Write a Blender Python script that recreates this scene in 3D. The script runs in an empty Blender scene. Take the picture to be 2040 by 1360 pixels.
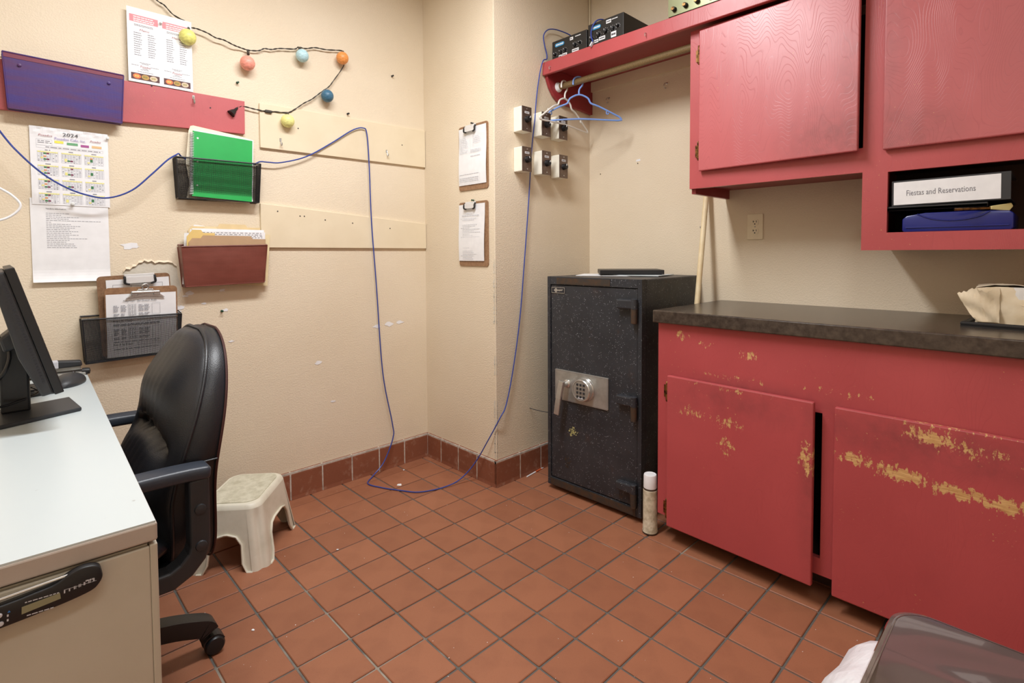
import bpy, bmesh, math, random
from mathutils import Vector, Matrix, Quaternion
PI = math.pi
random.seed(7)
SC = bpy.context.scene
COL = SC.collection

# ------------------------------------------------------------------ camera
cam_d = bpy.data.cameras.new('camera')
cam = bpy.data.objects.new('camera', cam_d)
COL.objects.link(cam)
FPX = 1056.32
cam_d.sensor_fit = 'HORIZONTAL'; cam_d.sensor_width = 36.0
cam_d.lens = FPX / 2040 * 36
cam_d.shift_x = -19.31 / 2040
cam_d.shift_y = -133.37 / 2040
cam_d.clip_start = 0.02
CR = Vector((0.71055055, -0.70362835, -0.00500693)); CU = Vector((0.03165154, 0.02485282, 0.99918993)); CF = Vector((0.70293392, 0.71013343, -0.03993010))
mw = Matrix(((CR.x, CU.x, -CF.x), (CR.y, CU.y, -CF.y), (CR.z, CU.z, -CF.z))).to_4x4()
mw.translation = Vector((-1.705144, -2.486044, 1.140568))
cam.matrix_world = mw
SC.camera = cam

# ------------------------------------------------------------------ world, light, exposure
wd = bpy.data.worlds.new('world'); SC.world = wd
wd.use_nodes = True
wd.node_tree.nodes['Background'].inputs[0].default_value = (0.9, 0.92, 1.0, 1)
wd.node_tree.nodes['Background'].inputs[1].default_value = 0.3
SC.view_settings.view_transform = 'Standard'
SC.view_settings.look = 'None'
SC.view_settings.gamma = 1.0
SC.view_settings.use_curve_mapping = False
SC.view_settings.exposure = 0.0
LX, LY, CEIL = -0.95, -1.18, 2.66

def area(name, loc, sx, sy, power, colr, rot=(0, 0, 0)):
    l = bpy.data.lights.new(name, 'AREA'); l.shape = 'RECTANGLE'
    l.size = sx; l.size_y = sy; l.energy = power; l.color = colr
    o = bpy.data.objects.new(name, l); COL.objects.link(o)
    o.location = loc; o.rotation_euler = rot
    return o
area('ceiling_lamp', (LX, LY, CEIL - 0.085), 1.20, 0.24, 45, (0.965, 0.98, 1.0))
area('fill_lamp', (-1.75, -2.75, CEIL - 0.085), 1.20, 0.24, 9, (0.965, 0.98, 1.0))  # added fill above the camera side, not a known fixture

# ------------------------------------------------------------------ helpers
def lin(c):
    return tuple(((v / 255) / 12.92 if v / 255 <= 0.04045 else ((v / 255 + 0.055) / 1.055) ** 2.4) for v in c)

MATS = {}
class N:
    """small node-tree helper"""
    def __init__(s, name):
        s.m = bpy.data.materials.new(name); s.m.use_nodes = True
        s.t = s.m.node_tree; s.b = s.t.nodes['Principled BSDF']
        s.co = s.t.nodes.new('ShaderNodeTexCoord').outputs['Object']
    def n(s, typ, **k):
        nd = s.t.nodes.new(typ)
        for a, v in k.items(): setattr(nd, a, v)
        return nd
    def l(s, a, b): s.t.links.new(a, b)
    def put(s, sock, v):
        if hasattr(v, 'is_output'): s.l(v, sock)
        else: sock.default_value = v
    def math(s, op, a, b=0.0, clamp=False):
        nd = s.n('ShaderNodeMath', operation=op); nd.use_clamp = clamp
        s.put(nd.inputs[0], a); s.put(nd.inputs[1], b); return nd.outputs[0]
    def noise(s, scale, detail=2, rough=0.5, vec=None, dist=0.0):
        nd = s.n('ShaderNodeTexNoise'); s.l(vec or s.co, nd.inputs['Vector'])
        nd.inputs['Scale'].default_value = scale; nd.inputs['Detail'].default_value = detail
        nd.inputs['Roughness'].default_value = rough; nd.inputs['Distortion'].default_value = dist
        return nd.outputs['Fac']
    def voro(s, scale, vec=None, feature='F1'):
        nd = s.n('ShaderNodeTexVoronoi', feature=feature); s.l(vec or s.co, nd.inputs['Vector'])
        nd.inputs['Scale'].default_value = scale
        return nd.outputs['Distance']
    def ramp(s, f, a, b):      # smooth 0..1 between a and b
        nd = s.n('ShaderNodeMapRange'); nd.clamp = True
        s.put(nd.inputs['Value'], f)
        nd.inputs['From Min'].default_value = a; nd.inputs['From Max'].default_value = b
        return nd.outputs[0]
    def mix(s, f, a, b):
        nd = s.n('ShaderNodeMix', data_type='RGBA')
        s.put(nd.inputs[0], f)
        for i, v in ((6, a), (7, b)):
            if hasattr(v, 'is_output'): s.l(v, nd.inputs[i])
            else: nd.inputs[i].default_value = (*v[:3], 1)
        return nd.outputs[2]
    def scale(s, v3, vec=None):
        nd = s.n('ShaderNodeMapping'); s.l(vec or s.co, nd.inputs['Vector'])
        nd.inputs['Scale'].default_value = v3
        return nd.outputs[0]
    def bump(s, h, strength, dist=0.002):
        nd = s.n('ShaderNodeBump'); s.l(h, nd.inputs['Height'])
        nd.inputs['Strength'].default_value = strength; nd.inputs['Distance'].default_value = dist
        s.l(nd.outputs[0], s.b.inputs['Normal'])
    def spot(s, c, r):         # 1 at c, 0 outside the ellipsoid r (object space)
        a = s.n('ShaderNodeVectorMath', operation='SUBTRACT'); s.l(s.co, a.inputs[0]); a.inputs[1].default_value = c
        d = s.n('ShaderNodeVectorMath', operation='DIVIDE'); s.l(a.outputs[0], d.inputs[0]); d.inputs[1].default_value = r
        g = s.n('ShaderNodeVectorMath', operation='LENGTH'); s.l(d.outputs[0], g.inputs[0])
        return s.ramp(g.outputs['Value'], 1.0, 0.0)

def pm(name, c, rough=0.5, metal=0.0, var=None, bump=None, spec=0.5, coat=0.0, alpha=1.0, emit=0, sheen=0, trans=0):
    """plain procedural material; var=(colour, scale, lo, hi) mixes a second colour by noise; bump=(scale, strength, dist)"""
    if name in MATS: return MATS[name]
    k = N(name); b = k.b
    base = lin(c)
    if var:
        f = k.ramp(k.noise(var[1], 4, 0.6), var[2], var[3])
        k.l(k.mix(f, base, lin(var[0])), b.inputs['Base Color'])
    else:
        f = k.ramp(k.noise(25, 3), 0.3, 0.7)
        k.l(k.mix(f, [v * 0.96 for v in base], [min(1, v * 1.04) for v in base]), b.inputs['Base Color'])
    b.inputs['Roughness'].default_value = rough; b.inputs['Metallic'].default_value = metal
    b.inputs['Specular IOR Level'].default_value = spec
    b.inputs['Coat Weight'].default_value = coat
    b.inputs['Transmission Weight'].default_value = trans
    if bump: k.bump(k.noise(bump[0], 3), bump[1], bump[2])
    if emit:
        b.inputs['Emission Color'].default_value = (*base, 1); b.inputs['Emission Strength'].default_value = emit
    MATS[name] = k.m
    return k.m

class MB:
    def __init__(s): s.v = []; s.f = []
    def add(s, vs, fs):
        o = len(s.v); s.v += [tuple(p) for p in vs]; s.f += [tuple(i + o for i in f) for f in fs]; return s
    def box(s, x0, x1, y0, y1, z0, z1):
        return s.add([(x0,y0,z0),(x1,y0,z0),(x1,y1,z0),(x0,y1,z0),(x0,y0,z1),(x1,y0,z1),(x1,y1,z1),(x0,y1,z1)],
                     [(0,3,2,1),(4,5,6,7),(0,1,5,4),(1,2,6,5),(2,3,7,6),(3,0,4,7)])
    def prism(s, pts, plane, d0, d1):
        n = len(pts)
        def m(p, d):
            a, b = p
            return {'xz': (a, d, b), 'xy': (a, b, d), 'yz': (d, a, b)}[plane]
        vs = [m(p, d0) for p in pts] + [m(p, d1) for p in pts]
        return s.add(vs, [tuple(range(n))[::-1], tuple(range(n, 2 * n))] + [(i, (i + 1) % n, n + (i + 1) % n, n + i) for i in range(n)])
    def quad(s, a, b, c, d): return s.add([a, b, c, d], [(0, 1, 2, 3)])
    def tube(s, pts, r, n=8, closed=False, sub=0, squash=None):
        P = [Vector(p) for p in pts]
        if sub: P = catmull(P, sub, closed)
        m = len(P); R = r if isinstance(r, (list, tuple)) else None
        tang = []
        for i in range(m):
            a = P[(i - 1) % m] if (closed or i > 0) else P[i]
            b = P[(i + 1) % m] if (closed or i < m - 1) else P[i]
            t = (b - a); tang.append(t.normalized() if t.length > 1e-9 else Vector((0, 0, 1)))
        up = Vector((0, 0, 1)) if abs(tang[0].z) < 0.9 else Vector((1, 0, 0))
        nrm = (up - tang[0] * up.dot(tang[0])).normalized()
        vs = []
        for i in range(m):
            if i: nrm = (nrm - tang[i] * nrm.dot(tang[i])); nrm = nrm.normalized() if nrm.length > 1e-9 else up
            bi = tang[i].cross(nrm)
            rr = (R[min(len(R) - 1, int(i * len(R) / m))] if R else r)
            for k in range(n):
                a = 2 * PI * k / n
                vs.append(P[i] + nrm * math.cos(a) * rr + bi * math.sin(a) * rr)
        fs = []
        for i in range(m if closed else m - 1):
            j = (i + 1) % m
            for k in range(n): fs.append((i*n+k, i*n+(k+1)%n, j*n+(k+1)%n, j*n+k))
        if not closed: fs += [tuple(range(n))[::-1], tuple(range((m-1)*n, m*n))]
        return s.add(vs, fs)
    def sweep(s, pts, w, h, side=(1, 0, 0), sub=0):
        """rectangular profile: w along side, h along the path normal"""
        P = [Vector(p) for p in pts]
        if sub: P = catmull(P, sub, False)
        sd = Vector(side); m = len(P); vs = []
        for i in range(m):
            t = (P[min(i+1, m-1)] - P[max(i-1, 0)]).normalized(); nr = sd.cross(t).normalized()
            for a, b in ((-1,-1),(1,-1),(1,1),(-1,1)): vs.append(P[i] + sd * a * w/2 + nr * b * h/2)
        fs = [(i*4+k, i*4+(k+1)%4, i*4+4+(k+1)%4, i*4+4+k) for i in range(m-1) for k in range(4)]
        fs += [(3,2,1,0), tuple(range((m-1)*4, m*4))]
        return s.add(vs, fs)
    def lathe(s, prof, c=(0,0,0), axis='z', n=20):
        vs = []; m = len(prof)
        for r, h in prof:
            for k in range(n):
                a = 2*PI*k/n; x, y = r*math.cos(a), r*math.sin(a)
                p = {'z': (x, y, h), 'y': (x, h, y), 'x': (h, x, y)}[axis]
                vs.append((p[0]+c[0], p[1]+c[1], p[2]+c[2]))
        fs = [(i*n+k, i*n+(k+1)%n, (i+1)*n+(k+1)%n, (i+1)*n+k) for i in range(m-1) for k in range(n)]
        fs += [tuple(range(n))[::-1], tuple(range((m-1)*n, m*n))]
        return s.add(vs, fs)
    def ball(s, c, r, nu=16, nv=10, sc=(1,1,1)):
        vs = [(c[0], c[1], c[2]-r*sc[2])]
        for i in range(1, nv):
            t = PI*i/nv - PI/2
            for k in range(nu):
                a = 2*PI*k/nu
                vs.append((c[0]+r*sc[0]*math.cos(t)*math.cos(a), c[1]+r*sc[1]*math.cos(t)*math.sin(a), c[2]+r*sc[2]*math.sin(t)))
        vs.append((c[0], c[1], c[2]+r*sc[2])); L = len(vs)-1
        fs = [(0, 1+(k+1)%nu, 1+k) for k in range(nu)]
        fs += [(1+i*nu+k, 1+i*nu+(k+1)%nu, 1+(i+1)*nu+(k+1)%nu, 1+(i+1)*nu+k) for i in range(nv-2) for k in range(nu)]
        b = 1+(nv-2)*nu
        fs += [(b+k, b+(k+1)%nu, L) for k in range(nu)]
        return s.add(vs, fs)
    def surf(s, fn, nu, nv):
        vs = [fn(i/nu, j/nv) for j in range(nv+1) for i in range(nu+1)]
        w = nu+1
        return s.add(vs, [(j*w+i, j*w+i+1, (j+1)*w+i+1, (j+1)*w+i) for j in range(nv) for i in range(nu)])
    def xf(s, M, start=0):
        for i in range(start, len(s.v)): s.v[i] = tuple(M @ Vector(s.v[i]))
        return s
    def mesh(s, name, bevel=0, seg=2, smooth=False, weld=False, angle=0.6):
        me = bpy.data.meshes.new(name); me.from_pydata(s.v, [], s.f); me.update()
        bm = bmesh.new(); bm.from_mesh(me)
        if weld: bmesh.ops.remove_doubles(bm, verts=bm.verts, dist=1e-5)
        bmesh.ops.recalc_face_normals(bm, faces=bm.faces)
        if bevel:
            ed = [e for e in bm.edges if len(e.link_faces) == 2 and e.calc_face_angle(0) > angle]
            bmesh.ops.bevel(bm, geom=ed, offset=bevel, segments=seg, profile=0.5, affect='EDGES', clamp_overlap=True)
        if smooth:
            for f in bm.faces: f.smooth = True
            for e in bm.edges:
                if len(e.link_faces) == 2 and e.calc_face_angle(0) > 0.7: e.smooth = False
        bm.to_mesh(me); bm.free()
        return me

def catmull(P, sub, closed=False):
    out = []; m = len(P)
    for i in range(m if closed else m-1):
        p0 = P[(i-1) % m] if (closed or i) else P[0]*2-P[1]
        p1 = P[i]; p2 = P[(i+1) % m]
        p3 = P[(i+2) % m] if (closed or i < m-2) else P[-1]*2-P[-2]
        for k in range(sub):
            t = k/sub
            out.append(0.5*((2*p1)+(p2-p0)*t+(2*p0-5*p1+4*p2-p3)*t*t+(3*p1-p0-3*p2+p3)*t**3))
    if not closed: out.append(P[-1])
    return out

def setp(o, label=None, cat=None, group=None, kind=None):
    if label: o['label'] = label
    if cat: o['category'] = cat
    if group: o['group'] = group
    if kind: o['kind'] = kind
    return o
def thing(name, label, cat, loc=(0,0,0), rz=0, group=None, rot=None):
    o = bpy.data.objects.new(name, None); COL.objects.link(o)
    o.empty_display_size = 0.05
    o.location = loc; o.rotation_euler = rot or (0, 0, math.radians(rz))
    return setp(o, label, cat, group)
def part(name, mb, mat, parent=None, label=None, kind=None, loc=None, rz=0, rot=None, **k):
    me = mb.mesh(name, **k) if isinstance(mb, MB) else mb
    if not me.materials: me.materials.append(mat)
    o = bpy.data.objects.new(name, me); COL.objects.link(o)
    if parent: o.parent = parent
    if loc: o.location = loc
    if rot: o.rotation_euler = rot
    elif rz: o.rotation_euler = (0, 0, math.radians(rz))
    return setp(o, label, None, None, kind)
def solo(name, label, cat, mb, mat, loc=(0,0,0), rz=0, group=None, rot=None, **k):
    o = part(name, mb, mat, None, loc=loc, rz=rz, rot=rot, **k)
    return setp(o, label, cat, group)
def struct(name, mb, mat, **k): return part(name, mb, mat, None, kind='structure', **k)
def dup(o, label=None, loc=None, rot=None, parent=None, group=None):
    c = o.copy(); COL.objects.link(c)
    if parent: c.parent = parent
    for ch in list(o.children): dup(ch, parent=c)
    if label: c['label'] = label
    if loc: c.location = loc
    if rot: c.rotation_euler = rot
    if group: c['group'] = group
    return c

_fc = {}
def text(mb, s, x, z, h, y=0.0, width=None, align='l', slant=0.0):
    """flat lettering in the xz plane facing -y; h = capital height"""
    if s not in _fc:
        cu = bpy.data.curves.new('lettering', 'FONT'); cu.body = s; cu.size = 1.0; cu.resolution_u = 2
        ob = bpy.data.objects.new('lettering', cu); COL.objects.link(ob)
        dg = bpy.context.evaluated_depsgraph_get()
        me = bpy.data.meshes.new_from_object(ob.evaluated_get(dg))
        _fc[s] = ([tuple(v.co) for v in me.vertices], [tuple(p.vertices) for p in me.polygons])
        bpy.data.objects.remove(ob); bpy.data.curves.remove(cu); bpy.data.meshes.remove(me)
    V, F = _fc[s]
    w = max(v[0] for v in V) or 1; k = h/0.69; kx = width/w if width else k
    ox = x - (w*kx/2 if align == 'c' else w*kx if align == 'r' else 0)
    return mb.add([(ox+v[0]*kx+v[1]*k*slant, y, z+v[1]*k) for v in V], F)
def words(mb, x0, x1, z, h, y, rng, fill=1.0, lo=0.006, hi=0.022, gap=0.003):
    x = x0; xe = x0+(x1-x0)*fill
    while x < xe-lo*0.5:
        w = min(rng.uniform(lo, hi), xe-x)
        mb.quad((x,y,z),(x+w,y,z),(x+w,y,z+h),(x,y,z+h)); x += w+gap
    return mb
def rectq(mb, x0, x1, z0, z1, y): return mb.quad((x0,y,z0),(x1,y,z0),(x1,y,z1),(x0,y,z1))
def frameq(mb, x0, x1, z0, z1, y, t):
    rectq(mb,x0,x1,z0,z0+t,y); rectq(mb,x0,x1,z1-t,z1,y); rectq(mb,x0,x0+t,z0+t,z1-t,y); rectq(mb,x1-t,x1,z0+t,z1-t,y); return mb
def rrect(x0, x1, z0, z1, r, n=5):
    out = []
    for cx, cz, a0 in ((x1-r,z0+r,-90),(x1-r,z1-r,0),(x0+r,z1-r,90),(x0+r,z0+r,180)):
        for i in range(n+1):
            a = math.radians(a0+90*i/n); out.append((cx+r*math.cos(a), cz+r*math.sin(a)))
    return out

# ------------------------------------------------------------------ materials
def wall_mat(name, c, c2):
    k = N(name)
    big = k.ramp(k.noise(1.7, 3), 0.35, 0.75)
    base = k.mix(big, lin(c), lin(c2))
    scuff = k.math('MULTIPLY', k.ramp(k.noise(38, 3, 0.6, k.scale((1, 1, 0.6))), 0.735, 0.76), k.ramp(k.noise(2.3, 2), 0.5, 0.66))
    base = k.mix(k.math('MULTIPLY', scuff, 0.6), base, lin((246, 240, 230)))
    speck = k.math('MULTIPLY', k.ramp(k.voro(17), 0.035, 0.02), k.ramp(k.noise(4), 0.5, 0.6))
    base = k.mix(k.math('MULTIPLY', speck, 0.5), base, lin((110, 90, 70)))
    k.l(base, k.b.inputs['Base Color'])
    k.b.inputs['Roughness'].default_value = 0.55
    k.b.inputs['Specular IOR Level'].default_value = 0.3
    h = k.math('ADD', k.ramp(k.noise(165, 2, 0.5, None, 0.4), 0.40, 0.66), k.math('MULTIPLY', k.noise(300, 2), 0.35))
    k.bump(h, 0.30, 0.0017)
    return k.m
M_wall = wall_mat('cream_wall_paint', (231, 217, 194), (224, 208, 182))
M_board = pm('cream_board_paint', (232, 218, 190), 0.45, var=((226, 211, 182), 6, 0.4, 0.7))
M_ceil = pm('white_ceiling', (236, 233, 226), 0.8, bump=(60, 0.2, 0.004))

def tile_mat(name, c, c2, dusty):
    k = N(name)
    oi = k.n('ShaderNodeObjectInfo')
    base = k.mix(k.ramp(oi.outputs['Random'], 0, 1), lin(c), lin(c2))
    base = k.mix(k.math('MULTIPLY', k.ramp(k.noise(9, 4, 0.6), 0.45, 0.75), 0.35), base, lin((122, 74, 52)))
    fl = k.ramp(k.noise(420, 1), 0.66, 0.72)
    base = k.mix(k.math('MULTIPLY', fl, 0.4), base, lin((96, 58, 42)))
    if dusty:
        d = k.math('MULTIPLY', k.ramp(k.noise(30, 5, 0.7), 0.55, 0.78), 0.5)
        base = k.mix(d, base, lin((190, 160, 140)))
    k.l(base, k.b.inputs['Base Color'])
    k.l(k.math('ADD', k.math('MULTIPLY', k.noise(12, 3), 0.25), 0.36), k.b.inputs['Roughness'])
    k.b.inputs['Specular IOR Level'].default_value = 0.4
    k.bump(k.noise(300, 2), 0.12, 0.001)
    return k.m
M_tile = tile_mat('quarry_tile', (162, 106, 78), (150, 96, 70), False)
M_btile = tile_mat('glazed_base_tile', (146, 90, 66), (132, 80, 60), True)
M_grout = pm('dark_grout', (98, 95, 90), 0.85, var=((172, 160, 144), 2.6, 0.56, 0.68), bump=(200, 0.3, 0.002))
M_bgrout = pm('pale_grout', (206, 198, 188), 0.8, var=((160, 148, 136), 40, 0.4, 0.7))
M_plaster = pm('bare_plaster', (214, 208, 194), 0.8, var=((198, 190, 172), 20, 0.4, 0.7), bump=(120, 0.3, 0.002))
M_white = pm('paper_white', (238, 239, 242), 0.6)
M_ink = pm('black_ink', (38, 38, 44), 0.6)
M_grey = pm('grey_ink', (128, 128, 136), 0.6)
M_lgrey = pm('pale_grey_ink', (196, 198, 206), 0.6)
M_black = pm('black_plastic', (26, 27, 30), 0.42)
M_black2 = pm('charcoal_plastic', (46, 48, 52), 0.45, bump=(500, 0.1, 0.001))
M_arm = pm('slate_plastic', (50, 56, 66), 0.38, bump=(300, 0.15, 0.001))
M_chrome = pm('chrome_metal', (206, 206, 204), 0.25, 0.85)
M_steel = pm('steel_metal', (186, 186, 182), 0.36, 0.7, var=((160, 158, 152), 14, 0.4, 0.7))
M_brass = pm('aged_brass', (150, 112, 70), 0.35, 1.0, var=((70, 52, 38), 60, 0.45, 0.6))
M_wire = pm('black_wire', (30, 30, 34), 0.4)
M_hard = pm('hardboard', (158, 122, 90), 0.55, var=((140, 104, 76), 90, 0.4, 0.6))
M_hard2 = pm('hardboard_dark', (146, 112, 84), 0.55, var=((128, 96, 70), 90, 0.4, 0.6))
M_manila = pm('manila_card', (226, 202, 156), 0.65)
M_cream = pm('cream_card', (240, 230, 206), 0.65)

def grain_red(name, spots=(), grime=(), seed=0.0, gl=0.35, streak=0.5, band=None, coat=0.25, grain=0.3, c=(184, 78, 81), c2=(172, 70, 73)):
    """red enamel over wood: relief grain, worn spots showing wood, grime on edges; object space x,z is the door face"""
    k = N(name)
    off = k.n('ShaderNodeMapping'); k.l(k.co, off.inputs['Vector']); off.inputs['Location'].default_value = (seed, seed*1.7, seed*0.6)
    v = off.outputs[0]
    big = k.ramp(k.noise(3.0, 3, 0.5, v), 0.3, 0.75)
    base = k.mix(big, lin(c), lin(c2))
    warp = k.noise(2.2, 2, 0.5, k.scale((1.9, 1, 0.6), v))
    rings = k.math('FRACT', k.math('MULTIPLY', warp, 92.0))
    line = k.ramp(rings, 0.16, 0.0)
    base = k.mix(k.math('MULTIPLY', line, 0.34*grain), base, lin((140, 50, 56)))
    if grime:
        g = None
        for ce, r, a in grime:
            q = k.math('MULTIPLY', k.spot(ce, r), a); g = q if g is None else k.math('MAXIMUM', g, q)
        g = k.math('MULTIPLY', g, k.ramp(k.noise(20, 4, 0.65, v), 0.25, 0.7))
        base = k.mix(g, base, lin((112, 56, 58)))
    nz = k.noise(70, 6, 0.72, k.scale((1.0, 1.0, 0.5), v))
    chip = k.ramp(k.noise(110, 3, 0.6, v), 0.70, 0.72)
    chip = k.math('MULTIPLY', chip, k.ramp(k.noise(6, 2, 0.5, v), 0.5, 0.62))
    mask = k.math('MULTIPLY', chip, 0.8)
    if spots:
        w = None
        for ce, r, a in spots:
            q = k.math('MULTIPLY', k.ramp(k.spot(ce, r), 0.0, 0.8), a); w = q if w is None else k.math('MAXIMUM', w, q)
        wn = k.ramp(k.math('ADD', nz, k.math('MULTIPLY', w, 0.36)), 0.765, 0.80)
        wn = k.math('MULTIPLY', wn, k.ramp(w, 0.02, 0.1))
        mask = k.math('MAXIMUM', mask, wn)
    wood = k.mix(k.ramp(k.noise(30, 3, 0.5, k.scale((1, 1, 8), v)), 0.35, 0.65), lin((222, 182, 124)), lin((194, 146, 90)))
    base = k.mix(mask, base, wood)
    k.l(base, k.b.inputs['Base Color'])
    k.l(k.math('ADD', k.math('MULTIPLY', k.noise(8, 3, 0.5, v), 0.18), gl-0.05), k.b.inputs['Roughness'])
    k.b.inputs['Specular IOR Level'].default_value = 0.5
    k.b.inputs['Coat Weight'].default_value = coat; k.b.inputs['Coat Roughness'].default_value = 0.42
    h = k.math('SUBTRACT', k.math('ADD', k.math('MULTIPLY', line, -0.6*grain), k.math('MULTIPLY', k.noise(160, 2, 0.5, k.scale((1, 1, 0.2), v)), 0.25)), k.math('MULTIPLY', mask, 0.8))
    k.bump(h, 0.45, 0.0012)
    return k.m
M_red = grain_red('red_enamel', seed=3.1, gl=0.36)
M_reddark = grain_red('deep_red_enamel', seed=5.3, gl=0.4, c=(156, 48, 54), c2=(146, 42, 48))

# ------------------------------------------------------------------ room shell
XR, YF, XL = 0.733, -3.40, -2.45
S = 0.158
struct('wall_back', MB().box(XL-0.1, XR+0.1, 0.0, 0.12, -0.1, CEIL), M_wall)
struct('wall_right', MB().box(XR, XR+0.12, YF-0.1, 0.0, -0.1, CEIL), M_wall)
struct('wall_left', MB().box(XL-0.12, XL, YF-0.1, 0.12, -0.1, CEIL), M_wall)
struct('wall_front', MB().box(XL-0.1, XR+0.12, YF-0.12, YF, -0.1, CEIL), M_wall)
wall_col = struct('wall_column', MB().box(0.0, XR+0.02, -0.582, 0.02, -0.02, CEIL), M_wall, bevel=0.004, seg=2)
struct('ceiling', MB().box(XL-0.1, XR+0.12, YF-0.12, 0.12, CEIL, CEIL+0.1), M_ceil)
floor = struct('floor', MB().box(XL-0.1, XR+0.12, YF-0.12, 0.12, -0.08, -0.004), M_grout)
# quarry tiles, one object each where the photo can show them
def tile_mesh(name, w, d, h, mat, r=0.002):
    me = MB().box(-w/2, w/2, -d/2, d/2, -h, 0).mesh(name, bevel=r, seg=1); me.materials.append(mat); return me
T = tile_mesh('tile', S-0.0065, S-0.0065, 0.010, M_tile)
gx = [(i-5.286)*S for i in range(-13, 12)]
gy = [-(j+4.545)*S for j in range(-5, 18)]
rest = MB()
for a in range(len(gx)-1):
    for b in range(len(gy)-1):
        x0, x1, y1, y0 = gx[a], gx[a+1], min(gy[b], 0), gy[b+1]
        if x1 > XR or x0 < XL or y0 < YF or y1-y0 < 0.02: continue
        if x0 >= -0.001 and y0 > -0.5: continue
        cx, cy, sx, sy = (x0+x1)/2, (y0+y1)/2, 1.0, (y1-y0)/S
        if -1.8 < cx < 0.5 and -2.45 < cy:
            o = bpy.data.objects.new('tile', T); COL.objects.link(o); o.parent = floor
            o.location = (cx, cy, random.uniform(-0.0006, 0.0006)); o.scale = (1, sy, 1)
            o.rotation_euler = (random.uniform(-.003,.003), random.uniform(-.003,.003), random.choice((0, PI/2, PI, 3*PI/2)) if sy > 0.99 else 0)
        else:
            rest.box(x0+.0033, x1-.0033, y0+.0033, y1-.0033, -0.010, 0)
part('tile_field', rest, M_tile, floor, kind='stuff')
# cove base tiles
def baseboard(name, p0, p1, cuts, nrm):
    """strip of bullnose tiles from p0 to p1 (plan points), joints at distances cuts"""
    d = (Vector(p1)-Vector(p0)); L = d.length; d.normalize()
    rz = math.degrees(math.atan2(d.y, d.x))
    H = 0.132
    bb = struct(name, MB().box(0, L, -0.0100, 0.004, 0, H-0.002), M_bgrout, loc=(p0[0], p0[1], 0), rz=rz)
    pr = [(0.003, 0.0), (-0.014, 0.0), (-0.0125, 0.006), (-0.011, 0.016), (-0.011, H-0.016), (-0.009, H-0.006), (-0.004, H-0.001), (0.003, H)]
    e = [0]+cuts+[L]
    for a, b in zip(e[:-1], e[1:]):
        if b-a < 0.012: continue
        part('base_tile', MB().prism(pr, 'yz', a+(0.0032 if a > 0 else 0), b-(0.0032 if b < L else 0)), M_btile, bb, bevel=0.001, seg=1)
    return bb
def cuts(L, first, step=0.1525):
    c = []; x = first
    while x < L-0.01: c.append(x); x += step
    return c
baseboard('baseboard_back', (XL, 0), (0, 0), cuts(-XL, ((-0.006+XL*-1) % 0.1525)+0.0), 0)
baseboard('baseboard_column_left', (0, 0.0), (0, -0.582-0.0085), [0.012, 0.140, 0.292, 0.445], 0)
baseboard('baseboard_column_front', (-0.011, -0.582), (XR, -0.582), cuts(XR, 0.164), 0)
baseboard('baseboard_right', (XR, -0.582), (XR, YF), cuts(2.8, 0.1), 0)
# torn paint and bare corner
wb = bpy.data.objects['wall_back']
def wallpart(name, pts, y0, y1, mat, parent=wb): return part(name, MB().prism(pts, 'xz', y0, y1), mat, parent)
rim = [(-1.366,1.081),(-1.358,1.093),(-1.345,1.091),(-1.337,1.101),(-1.327,1.103),(-1.318,1.115),(-1.306,1.117),(-1.300,1.124),(-1.288,1.118),(-1.276,1.122),(-1.266,1.113),(-1.252,1.118),(-1.236,1.115),(-1.222,1.117),(-1.208,1.113),(-1.201,1.104),(-1.193,1.100)]
wallpart('bare_plaster_patch', rim+[(-1.190,1.06),(-1.178,1.00),(-1.20,0.96),(-1.36,0.98),(-1.372,1.045)], -0.0012, 0.0, M_plaster)
mb = MB()
rng = random.Random(3)
for a, b in zip(rim[:-1], rim[1:]):
    mb.add([(a[0],-0.001,a[1]),(b[0],-0.001,b[1]),(b[0],-0.008,b[1]-0.004),(a[0],-0.008,a[1]-0.004),(b[0],-0.0005,b[1]+0.004),(a[0],-0.0005,a[1]+0.004)], [(0,1,2,3),(3,2,4,5)])
part('paint_curl', mb, M_wall, wb)
mb = MB()
for x, z, w in [(-1.20,.935,.016),(-1.185,.93,.02),(-1.19,.915,.01),(-1.345,1.177,.030),(-1.33,1.172,.022),(-1.15,.985,.02),(-1.165,.975,.015),(-1.03,.99,.018),(-1.10,.94,.012),(-1.02,.905,.018),(-0.62,.62,.02),(-.55,.42,.015),(-1.36,.80,.014),(-1.07,.61,.012),(-.31,.765,.03),(-.24,.77,.03),(-.17,.772,.024),(-0.9,1.01,.01),(-1.0,.77,.014)]:
    n = 9
    mb.add([(x+w*rng.uniform(.35,1.2)*math.cos(2*PI*i/n), -0.0012-0.0002*len(mb.v)/100, z+0.5*w*rng.uniform(.35,1.1)*math.sin(2*PI*i/n)) for i in range(n)]+[(x,-.0012-0.0002*len(mb.v)/100,z)], [(i, (i+1)%n, n) for i in range(n)])
part('paint_chip', mb, M_white, wb, kind='stuff')
mb = MB()
for z0, z1 in [(0.14,0.33),(0.34,0.42),(0.93,1.10),(0.80,0.92),(0.55,0.62)]:
    z = z0
    while z < z1:
        h = rng.uniform(.012,.03); w = rng.uniform(.003,.013)
        mb.quad((-0.0012,-0.578,z),(-0.0012,-0.578+w,z),(-0.0012,-0.578+w*rng.uniform(.3,1),z+h),(-0.0012,-0.578,z+h))
        mb.quad((0.003,-0.5832,z),(0.003+w*.5,-0.5832,z),(0.003+w*.3,-0.5832,z+h),(0.003,-0.5832,z+h)); z += h*rng.uniform(.8,1.3)
part('bare_corner', mb, M_plaster, wall_col, kind='stuff')
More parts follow.
